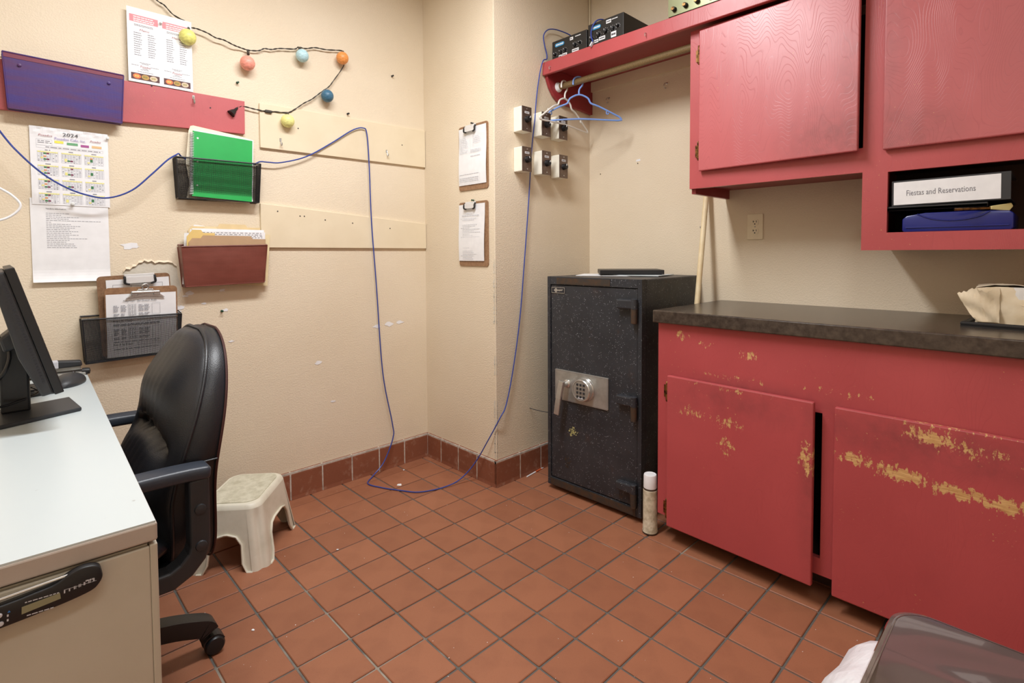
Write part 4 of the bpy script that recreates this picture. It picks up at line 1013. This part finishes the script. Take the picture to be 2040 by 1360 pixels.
solo('white_cable', 'white cable loop at the left edge of the photo beside the calendar', 'cable', MB().tube([(-1.80,-.25,1.395),(-1.74,-.25,1.372),(-1.691,-.25,1.343),(-1.664,-.25,1.322),(-1.648,-.25,1.296),(-1.661,-.25,1.270),(-1.694,-.25,1.248),(-1.76,-.25,1.235),(-1.82,-.25,1.23)], .0034, 8, sub=6), M_white, smooth=True)
solo('bell_wire', 'thin white wire running up the corner above the black amplifier', 'wire', MB().tube([(.722,-.590,2.13),(.722,-.590,2.30),(.724,-.590,2.5),(.722,-.590,2.655)], .0045, 8), M_alm)
solo('stub_wire', 'thin dark wire poking out of the column beside the safe', 'wire', MB().tube([(.234,-.580,.341),(.236,-.600,.338),(.252,-.66,.334),(.30,-.72,.325)], .0018, 6, sub=4), M_ink)
def cuphook(label, y, z):
    solo('cup_hook', label, 'hook', MB().tube([(0,0,.010),(0,-.014,.010),(0,-.024,.004),(0,-.026,-.010),(0,-.016,-.018),(0,-.008,-.012)], .0024, 8, sub=3).lathe([(.006,0),(.006,-.002),(.002,-.003)], (0,0,.010), 'y', 10), M_chrome, (.733, y, z), -90, smooth=True)
cuphook('small chrome hook on the wall under the rod, nearer the corner', -.718, 1.985)
cuphook('small chrome hook on the wall under the rod, nearer the red cabinet', -1.074, 1.985)
solo('wall_screw', 'bright screw head in the wall beside the wooden pole', 'screw', MB().lathe([(.005,0),(.005,-.003),(.003,-.005),(.0005,-.005)], (0,0,0), 'y', 10), M_chrome, (.733, -1.262, 1.264), -90)
for y, z, lab in ((-.66,1.585,'dark empty wall anchor hole nearer the corner'),(-.905,1.615,'dark empty wall anchor hole with white patch')):
    a = thing('wall_anchor', lab, 'anchor', (.733, y, z), -90)
    if 'patch' in lab: part('filler_patch', MB().prism([(-.012,.010),(.016,.012),(.013,.022),(-.008,.020)], 'xz', -.0012, 0), M_white, a)
    part('collar', MB().lathe([(.006,0),(.006,-.0015),(.003,-.0015)], (0,0,0), 'y', 10), M_board, a); part('hole', MB().lathe([(.0032,-.0010),(.0032,-.0020),(.0002,-.0020)], (0,0,0), 'y', 10), M_ink, a)

# ------------------------------------------------------------------ desk
def desk_mat():
    k = N('white_laminate'); base = lin((198, 207, 209))
    mk = k.math('MULTIPLY', k.ramp(k.noise(26, 3, .7, k.scale((1, 2.4, 1))), .70, .73), k.ramp(k.noise(5), .5, .6))
    base = k.mix(k.math('MULTIPLY', mk, .7), base, lin((110, 96, 84)))
    k.l(base, k.b.inputs['Base Color']); k.b.inputs['Roughness'].default_value = .32; return k.m
M_dtop = desk_mat()
M_dbody = pm('putty_metal', (196, 190, 175), .45, var=((188, 181, 165), 5, .4, .7), bump=(260, .08, .001))
M_dedge = pm('taupe_edge', (180, 168, 158), .5, bump=(300, .1, .001))
DK = thing('desk', 'putty coloured metal desk with a white top at the left edge', 'desk', (-1.543, -1.527, 0), -2)
part('desk_top', MB().box(-.74, 0, 0, 1.44, .705, .733), M_dedge, DK, bevel=.003)
part('top_surface', MB().box(-.738, -.002, .002, 1.438, .7325, .7355), M_dtop, DK, label='white laminate surface')
part('pedestal', MB().box(-.74, -.012, .012, .36, .03, .699), M_dbody, DK)
part('end_panel', MB().box(-.735, -.010, .004, .012, .02, .697), M_dbody, DK, bevel=.002)
part('corner_post', MB().box(-.010, .0, .004, .030, .0, .699), M_dbody, DK, bevel=.002)
for z0, z1 in ((.05,.33),(.34,.52),(.53,.69)):
    d_ = part('drawer', MB().box(-.012, -.002, .034, .352, z0, z1), M_dbody, DK, bevel=.003)
    part('handle', MB().box(-.002, .010, .12, .26, z1-.05, z1-.038), M_steel, d_, bevel=.002)
part('modesty_panel', MB().box(-.735, -.72, .36, 1.40, .20, .705), M_dbody, DK)
part('far_panel', MB().box(-.74, -.03, 1.402, 1.43, .0, .705), M_dbody, DK, bevel=.002)
# thermometer stuck to the desk end
th = thing('thermometer', 'black folding digital kitchen thermometer stuck on the desk end panel', 'thermometer', (-1.612, -1.5238, .687), 0, rot=(0, math.radians(2.5), math.radians(-2)))
top = [(-.175,-.0095),(-.10,-.0035),(-.07,.0005),(-.05,.004),(-.036,.012),(-.024,.0165),(-.012,.0165),(-.003,.012),(.0,.004)]
bot = [(.001,-.004),(-.003,-.013),(-.012,-.020),(-.04,-.026),(-.08,-.031),(-.175,-.041)]
arc = [(p.x, p.y) for p in catmull([Vector((a, b, 0)) for a, b in top+bot[:-1]], 4)]+[bot[-1]]
part('casing', MB().prism(arc, 'xz', -.016, -.001), M_black, th, bevel=.003, smooth=True)
part('probe', MB().tube([(-.028,-.010,.0105),(-.175,-.010,-.0045)], .0019, 8), M_chrome, th, label='folded steel probe')
sc_ = part('display', MB().prism([(-.083,-.022),(-.083,-.0125),(-.045,-.0085),(-.044,-.0165)], 'xz', -.0168, -.0155), pm('grey_lcd', (142, 140, 112), .25), th)
for x, z, r in ((-.104,-.0150,.0030),(-.1085,-.0215,.0040),(-.1025,-.0262,.0030)):
    part('button', MB().lathe([(r,-.016),(r,-.0172),(r*.7,-.0178),(.0003,-.0178)], (x,0,z), 'y', 12), M_lgrey, th)
m = MB(); rg = random.Random(9)
for i in range(7): words(m, -.041+i*.0052, -.0385+i*.0052, -.011+i*.0008, .0042, -.0164, rg, lo=.001, hi=.002, gap=.0007)
rectq(m, -.041, -.006, -.0065, -.0060, -.0164)
words(m, -.080, -.046, -.0085, .0014, -.0164, rg, lo=.002, hi=.006, gap=.001); words(m, -.078, -.05, -.0265, .0014, -.0164, rg, lo=.002, hi=.006, gap=.001)
words(m, -.018, -.008, -.0035, .002, -.0164, rg, lo=.002, hi=.004, gap=.0006); words(m, -.097,-.092,-.0195,.003,-.0164,rg,lo=.001,hi=.002); words(m, -.097,-.092,-.0255,.003,-.0164,rg,lo=.001,hi=.002)
part('print', m, M_lgrey, th)
m = MB(); m.add([(-.0965,-.0164,-.0145),(-.0935,-.0164,-.0145),(-.095,-.0164,-.0115)], [(0,1,2)]); part('blue_mark', m, pm('blue_mark', (50, 120, 200), .5), th)

# things on the desk
ZD = .7357
mo = thing('monitor', 'black computer monitor on a flat stand, seen edge-on at the left edge', 'monitor', (-1.68, -.615, ZD))
part('stand_base', MB().prism([(.121,-.088),(.108,.070),(-.16,.000),(-.16,-.20)], 'xy', 0, .010), M_black2, mo, bevel=.003)
part('stand_column', MB().box(-.030, .026, -.030, .020, .008, .195), M_black, mo, bevel=.006)
part('stand_neck', MB().prism([(-.020,.165),(-.028,.200),(.010,.235),(.048,.225),(.040,.185)], 'xz', -.05, .04), M_black2, mo, bevel=.006)
# panel: leaning back; local frame x' = screen normal
pn = part('panel_back', MB().prism([(0,0),(.0,.292),(-.014,.292),(-.028,.24),(-.034,.10),(-.022,.0)], 'xz', -.250, .235), M_black2, mo, loc=(.060, 0, .088), rot=(0, math.radians(-14.5), 0), bevel=.004)
part('bezel', MB().box(.0, .017, -.252, .237, -.004, .297), M_black, pn, bevel=.002)
part('screen', MB().box(.0165, .0175, -.240, .225, .012, .285), pm('dark_screen', (12, 12, 14), .15), pn)
vt = MB()
for i in range(34): vt.box(-.012+.0*i, -.008, -.2535, -.2518, .030+i*.0072, .034+i*.0072)
part('edge_vents', vt, M_ink, pn, kind='stuff')
part('power_cable', MB().tube([(-1.80,-.60,.96),(-1.74,-.62,.955),(-1.705,-.64,.935),(-1.690,-.66,.90),(-1.698,-.67,.86),(-1.72,-.66,.83),(-1.77,-.62,.81)], .0042, 8, sub=6).xf(Matrix.Translation((1.68,.615,-ZD))), M_black, mo, smooth=True)
part('data_cable', MB().tube([(-1.80,-.68,.79),(-1.72,-.690,.775),(-1.68,-.660,.775),(-1.64,-.615,.782),(-1.622,-.56,.80),(-1.615,-.50,.81),(-1.64,-.46,.795),(-1.72,-.44,.775),(-1.80,-.42,.765)], .0030, 8, sub=6).xf(Matrix.Translation((1.68,.615,-ZD))), M_black, mo, smooth=True)
kb = thing('keyboard', 'black keyboard lying behind the monitor stand', 'keyboard', (-1.80, -.465, ZD), 12)
part('keyboard_case', MB().box(-.04, .225, 0, .13, 0, .014), M_black, kb, bevel=.003)
for r in range(4):
    for c in range(11):
        part('key', MB().prism(rrect(-.030+c*.0225, -.012+c*.0225, .014+r*.026, .034+r*.026, .002, 2), 'xy', .014, .019), M_black2, kb)
ms = thing('mouse', 'black computer mouse at the far end of the desk', 'mouse', (-1.555, -.300, ZD), -20)
mm = MB(); mm.ball((0,0,.004), 1.0, 22, 12, (.040,.074,.030)); mm.v = [(x, y, max(0, z)) for x, y, z in mm.v]
part('mouse_body', mm, M_black2, ms, smooth=True)
part('scroll_wheel', MB().lathe([(.008,-.003),(.009,0),(.008,.003)], (0,.045,.024), 'x', 14), M_black, ms)
rl = thing('tape_dispenser_bar', 'silver metal bar with a black end cap near the back of the desk', 'ruler', (-1.500, -.165, ZD), 170)
part('bar', MB().box(0, .20, -.012, .012, 0, .011), M_steel, rl, bevel=.002)
part('end_cap', MB().lathe([(.001,-.012),(.010,-.010),(.0115,0),(.0115,.010),(.001,.010)], (0,0,.0118), 'x', 14), M_black, rl, smooth=True)
sp_ = thing('stapler', 'grey and black stapler at the back of the desk under the low wall file', 'stapler', (-1.505, -.118, ZD), 178)
part('stapler_base', MB().box(0, .15, -.018, .018, 0, .010), M_black, sp_, bevel=.003)
part('magazine', MB().box(.004, .15, -.009, .009, .012, .026), M_steel, sp_, bevel=.002)
part('top_arm', MB().prism([(0,.026),(.003,.044),(.06,.050),(.15,.046),(.165,.030),(.15,.022)], 'xz', -.016, .016), M_black2, sp_, bevel=.005)
part('grey_band', MB().box(.062,.094,-.0175,.0175,.024,.0505), M_lgrey, sp_, label='pale grey band', bevel=.004)

# ------------------------------------------------------------------ office chair
M_leather = None
def leather():
    k = N('black_leather'); base = k.mix(k.ramp(k.noise(5, 3), .35, .7), lin((26, 28, 33)), lin((36, 38, 43)))
    k.l(base, k.b.inputs['Base Color'])
    k.l(k.math('ADD', k.math('MULTIPLY', k.noise(9, 3), .2), .30), k.b.inputs['Roughness'])
    k.bump(k.math('ADD', k.voro(420), k.math('MULTIPLY', k.noise(40, 3), .8)), .16, .0015); return k.m
M_leather = leather()
CH = thing('office_chair', 'black leather executive office chair pushed in under the desk', 'chair', (-1.60, -.80, 0), -90)
def wz(z):
    t = (z-.66)/.281 if z > .66 else (.66-z)/.30
    p = 2.3 if z > .66 else 5.0
    base = .250 if z > .66 else .250-.022*((.66-z)/.3)
    return base*max(0.0, 1-min(1, abs(t))**p)**(1/p)
def yb(z): return .256+.178*math.log(1+math.exp((z-.62)/.04))*.04-.006*math.exp(-((z-.6)/.12)**2)
def th(z): return max(.032, min(.085, .072-.145*(z-.64)))
Z0, Z1 = .365, .938
def zz(v): 
    a = v*PI; return Z0+(Z1-Z0)*(1-math.cos(a))/2
def front(u, v):
    z = zz(v); s = math.sin((u-.5)*PI); x = wz(z)*s
    e = max(0, 1-abs(s)**3.2)**.6*max(0, 1-abs(2*v-1)**6)**.5
    zc = .690-.045*(abs(x)/.25)**1.5*(1 if True else 0)
    crease = math.exp(-((z-zc)/.017)**2)*max(0, 1-(abs(x)/.215)**4)
    up = max(0, z-zc); pl = math.cos(x*150)*math.exp(-up/.075)*(1 if z > zc else math.exp(-(zc-z)/.05))*max(0, 1-(abs(x)/.15)**2)
    b = .034*e+.030*math.exp(-((z-.80)/.085)**2)*e+.034*math.exp(-((z-.56)/.08)**2)*e-.056*crease*e+.0050*pl*e
    return (x, yb(z)-th(z)-b, z)
m = MB(); m.surf(front, 56, 64)
part('back_cushion', m, M_leather, CH, label='tufted leather back cushion', weld=True, smooth=True)
def side(u, v):
    z = zz(v); x = wz(z)
    return x
m = MB(); ring = []
nn = 64
for i in range(nn+1): z = zz(i/nn); ring.append((wz(z), z))
for i in range(nn, -1, -1): z = zz(i/nn); ring.append((-wz(z), z))
def band(u, v):
    t = u*(len(ring)-1); i = min(int(t), len(ring)-2); f = t-i
    x = ring[i][0]*(1-f)+ring[i+1][0]*f; z = ring[i][1]*(1-f)+ring[i+1][1]*f
    g = 1+.03*math.sin(v*PI)
    return (x*g, yb(z)-th(z)+v*(th(z)+.004), .66+(z-.66)*(1+.012*math.sin(v*PI)))
m.surf(band, len(ring)-1, 5)
part('side_band', m, M_leather, CH, weld=True, smooth=True)
m = MB(); m.surf(lambda u,v: (wz(zz(v))*math.sin((u-.5)*PI), yb(zz(v))+.004+.016*max(0,1-abs(2*u-1)**3)*max(0,1-abs(2*v-1)**4), zz(v)), 20, 40)
part('back_shell', m, M_leather, CH, weld=True, smooth=True)
def ringpts(dy, k=1.0): return [(x*k, yb(z)+(dy if dy > 0 else -th(z)), .66+(z-.66)*k) for x, z in ring[2:len(ring)//2-1]]+[(-x*k, yb(z)+(dy if dy > 0 else -th(z)), .66+(z-.66)*k) for x, z in ring[2:len(ring)//2-1][::-1]]
part('piping', MB().tube(ringpts(-.052, 1.012), .0042, 8, closed=True), M_leather, CH, smooth=True)
part('piping', MB().tube(ringpts(.006, 1.012), .0032, 6, closed=True), pm('back_trim', (64, 30, 28), .5), CH, label='dark red brown back edge trim', smooth=True)
part('seam', MB().tube([(wz(.645)*1.03, yb(.645)-.070, .645),(wz(.645)*1.035, yb(.645)-.03, .645),(wz(.645)*1.03, yb(.645)+.004, .645)], .0022, 6), M_leather, CH)
m = MB(); m.ball((0,-.03,.45), 1.0, 32, 16, (.262,.262,.062)); m.v = [(max(-.25,min(.25,x*1.15)), max(-.29,min(.215,(y+.03)*1.12-.03)), z) for x, y, z in m.v]
part('seat_cushion', m, M_leather, CH, smooth=True)
part('seat_pan', MB().box(-.22,.22,-.24,.20,.375,.40), M_black, CH, bevel=.012)
part('mechanism', MB().box(-.10,.10,-.12,.10,.335,.376), M_black2, CH, bevel=.006)
for s in (-1, 1):
    x = s*.298
    a = part('arm', MB().sweep([(x,.208,.630),(x,.208,.56),(x,.207,.475),(x,.200,.452),(x,.178,.428),(x,.150,.414),(x-s*.01,.08,.408),(x-s*.05,.0,.396),(x-s*.09,-.06,.390)], .046, .042), M_black2, CH, bevel=.006, seg=3)
    part('arm_pad', MB().sweep([(x,-.14,.622),(x,-.06,.638),(x,.03,.6445),(x,.12,.646),(x,.19,.644),(x,.232,.640)], .060, .030, sub=3), M_arm, a, bevel=.009, seg=3, smooth=True)
    for z in (.475,.560): part('arm_bolt', MB().lathe([(.0125,0),(.011,s*.004),(.001,s*.0055)], (x+s*.023,.208,z), 'x', 14), M_black2, a, smooth=True)
part('gas_column', MB().lathe([(.030,.10),(.030,.24),(.022,.24),(.022,.34)], n=18), M_black, CH, smooth=True)
part('hub', MB().lathe([(.030,.090),(.052,.095),(.052,.160),(.036,.168)], n=20), M_black, CH, smooth=True)
for i in range(5):
    a = math.radians(90+72*i); ca_, sa_ = math.cos(a), math.sin(a)
    m = MB(); m.sweep([(.03,0,.140),(.12,0,.132),(.20,0,.116),(.262,0,.094),(.285,0,.082),(.292,0,.070)], .050, .046, (0,1,0), sub=4); m.xf(Matrix.Rotation(a, 4, 'Z'))
    lg = part('base_leg', m, M_black, CH, bevel=.010, seg=3, smooth=True)
    m = MB(); m.lathe([(.0065,.058),(.0065,.090)], (.292,0,0), 'z', 10)
    for s in (-1, 1): m.lathe([(.006,s*.004),(.023,s*.005),(.0262,s*.010),(.0262,s*.020),(.022,s*.026),(.012,s*.0275),(.001,s*.028)], (.304,0,.0262), 'y', 20)
    m.xf(Matrix.Rotation(a, 4, 'Z')); part('caster', m, M_black, lg, smooth=True)
    m = MB(); m.prism([(.286+.030*math.cos(t), .030+.030*math.sin(t)) for t in [math.radians(20+140*q/8) for q in range(9)]]+[(.286+.026*math.cos(t), .030+.026*math.sin(t)) for t in [math.radians(160-140*q/8) for q in range(9)]], 'xz', -.020, .020)
    m.v = [(x+.016, y, z-.003) for x, y, z in m.v]; m.xf(Matrix.Rotation(a, 4, 'Z')); part('caster_hood', m, M_black, lg)

# ------------------------------------------------------------------ step stool
M_stool = pm('aged_cream_plastic', (224, 219, 202), .42, var=((204, 198, 178), 9, .45, .75), bump=(200, .12, .001))
M_grip = pm('worn_stool_top', (212, 208, 188), .6, var=((188, 183, 160), 30, .4, .65), bump=(420, .6, .0015))
ST = thing('step_stool', 'cream moulded plastic step stool behind the office chair', 'step stool', (-1.046, -.275, 0), 51)
HT = .232
def rr4(hx, hy, r, z, n=8):
    out = []
    for cx, cy, a0 in ((hx-r,hy-r,0),(-hx+r,hy-r,90),(-hx+r,-hy+r,180),(hx-r,-hy+r,270)):
        for i in range(n+1):
            a = math.radians(a0+90*i/n); out.append((cx+r*math.cos(a), cy+r*math.sin(a), z))
    return out
top_ = MB(); lv = [(.130,.091,.045,HT-.001),(.136,.097,.045,HT),(.144,.104,.045,HT-.005),(.149,.109,.045,HT-.018)]
n0 = len(rr4(*lv[0]))
for l_ in lv: top_.v += rr4(*l_)
for i in range(len(lv)-1): top_.f += [(i*n0+k, i*n0+(k+1)%n0, (i+1)*n0+(k+1)%n0, (i+1)*n0+k) for k in range(n0)]
top_.f.append(tuple(range(n0))[::-1])
part('top', top_, M_stool, ST, smooth=True)
part('tread', MB().prism(rrect(-.128,.128,-.089,.089,.042,6), 'xy', HT-.001, HT+.0018), M_grip, ST, label='textured worn tread')
# flared skirt: walls with arch cut-outs, slopes outward to the floor
def skirt(u, s_):   # outline param -> half sizes grow to the floor
    k = s_; return (.150+.030*k, .127+.030*k, .045+.0*k)
sk = MB()
def wallpoly(horiz, sign):
    hx0, hy0, r = .149, .109, .045
    L = (hx0 if horiz else hy0)
    def place(a, z, off=0):
        k = (HT-.018-z)/(HT-.018); ext = .030*k
        if horiz: return (a*(1+.0*k), sign*(hy0+ext+off), z)
        return (sign*(hx0+ext+off), a, z)
    half = L-.043; foot = L-.012; leg = .040 if horiz else .032
    outl = [(-half,HT-.018),(half,HT-.018),(foot,0),(foot-leg+.012,0),(foot-leg-.004,.03),(foot-leg-.010,.095),(foot-leg-.030,.122),(foot-leg-.06,.130)]
    outl += [(-x, z) for x, z in outl[:1:-1]]
    a_ = [place(x, z, 0) for x, z in outl]; b_ = [place(x, z, -.004) for x, z in outl]; n = len(outl)
    sk.add(a_+b_, [tuple(range(n)), tuple(range(n, 2*n))[::-1]]+[(i,(i+1)%n,n+(i+1)%n,n+i) for i in range(n)])
    lip = [place(x, z, .003) for x, z in outl[2:]]
    lp_ = MB(); lp_.tube([Vector(p) for p in lip], .0042, 6); return lp_
for hz, sg in ((True,-1),(True,1),(False,-1),(False,1)):
    part('rim', wallpoly(hz, sg), M_stool, ST, smooth=True)
part('skirt', sk, M_stool, ST)
for sx in (-1,1):
    for sy in (-1,1):
        m = MB()
        def fl(u, v, sx=sx, sy=sy):
            z = (HT-.018)*(1-v); k = v; a = u*PI/2
            cx, cy = .104+.030*k, .064+.030*k; r = .045+.004*k
            groove = .010*math.exp(-((u-.5)/.17)**2)*min(1, v*5)
            return (sx*(cx+(r-groove)*math.cos(a)), sy*(cy+(r-groove)*math.sin(a)), z)
        m.surf(fl, 16, 8); part('leg', m, M_stool, ST, smooth=True)

# ------------------------------------------------------------------ waste bin in the right foreground
M_lid = pm('smoky_brown_plastic', (92, 78, 76), .12, var=((100, 84, 80), 3, .4, .7), coat=1.0)
M_bin = pm('brown_bin_plastic', (78, 66, 62), .4)
BN = thing('waste_bin', 'smoky brown waste bin with glossy lid at the lower right corner', 'bin', (-.955, -2.545, 0), 0)
bodyb = MB(); lv = [(.150,.175,.04,0.0),(.178,.205,.045,.56)]
for l_ in lv: bodyb.v += rr4(*l_)
bodyb.f += [(k, (k+1)%n0, n0+(k+1)%n0, n0+k) for k in range(n0)]+[tuple(range(n0))[::-1], tuple(range(n0,2*n0))]
part('bin_body', bodyb, M_bin, BN, smooth=True)
lidm = MB(); lv = [(.183,.212,.045,.552),(.190,.219,.045,.556),(.190,.219,.045,.607),(.186,.215,.043,.616),(.178,.207,.040,.619)]
for l_ in lv: lidm.v += rr4(*l_)
for i in range(len(lv)-1): lidm.f += [(i*n0+k, i*n0+(k+1)%n0, (i+1)*n0+(k+1)%n0, (i+1)*n0+k) for k in range(n0)]
part('lid_rim', lidm, M_lid, BN, smooth=True)
lt = MB()
def lid(u, v):
    a, b = 2*u-1, 2*v-1
    x, y = .181*a, .210*b
    q = max(abs(a), abs(b))
    kx = min(.181-.0, .181); 
    # round the corners
    cx, cy = max(0, abs(x)-.139), max(0, abs(y)-.168)
    d = math.hypot(cx, cy)
    if d > .042: x = math.copysign(.139+cx*.042/d, x); y = math.copysign(.168+cy*.042/d, y)
    st = max(0, min(1, (a+.12*b-.02)/.42)); st = st*st*(3-2*st)
    dome = -.036*(1-st)*(1-b**6)*(1-max(0, -a)**3)+.004*math.sin(5*a+3*b)*(1-a*a)*(1-b*b)
    return (x, y, .6185+dome)
lt.surf(lid, 36, 36)
part('lid_flap', lt, M_lid, BN, label='glossy dished swing lid', smooth=True)
M_bag = pm('white_bin_bag', (232, 232, 236), .3, bump=(24, .5, .01))
bg = MB()
def bagf(u, v):
    a = 2*PI*u; fo = .010*math.sin(9*a)*(.4+v)+.008*math.sin(17*a+3*v)
    bul = .085*math.sin(PI*v)**.7+.010
    k = math.cos(a), math.sin(a)
    p = 6; s = (abs(k[0])**p+abs(k[1])**p)**(-1/p)
    hx, hy = .178+bul+fo, .206+bul+fo
    return (hx*k[0]*s, hy*k[1]*s, .555-.20*v)
bg.surf(bagf, 72, 10)
part('bin_bag', bg, M_bag, BN, label='white bin bag folded over the rim', smooth=True)

# ------------------------------------------------------------------ scraps on the floor
rg = random.Random(77)
for x, y, s_, lab in [(-.327,-.226,.016,'torn white paper scrap on the floor inside the blue cable loop'),(-.212,-.085,.008,'tiny pale scrap on the floor near the back wall corner'),(-.804,-.558,.006,'tiny white scrap on the tiles in front of the step stool'),(-1.186,-.794,.006,'white bead scrap on the tiles near the chair caster')]:
    n = 7
    solo('paper_scrap', lab, 'scrap', MB().prism([(s_*rg.uniform(.4,1)*math.cos(2*PI*i/n), s_*rg.uniform(.4,1)*math.sin(2*PI*i/n)) for i in range(n)], 'xy', .0006, .0022), M_white, (x, y, 0), rg.uniform(0, 90))
ss = thing('straw', 'orange and white straw lying against the base tiles beside the safe', 'straw', (.18, -.612, .004), 8)
part('straw_tube', MB().tube([(0,0,0),(.17,0,0)], .0032, 8), M_white, ss)
part('straw_band', MB().tube([(.075,0,0),(.125,0,0)], .0036, 8), pm('orange_band', (214, 98, 56), .5), ss, label='orange band')
m = MB()
for i in range(170):
    x, y = rg.uniform(-1.4,.1), rg.uniform(-2.2,-.05)
    if x > 0 and y > -.6: continue
    r = rg.choice((.0008,.001,.0014,.002)); m.add([(x+r*math.cos(2*PI*j/5)*rg.uniform(.5,1), y+r*math.sin(2*PI*j/5)*rg.uniform(.5,1), .0012) for j in range(5)], [(0,1,2,3,4)])
part('crumbs', m, M_white, floor, kind='stuff')
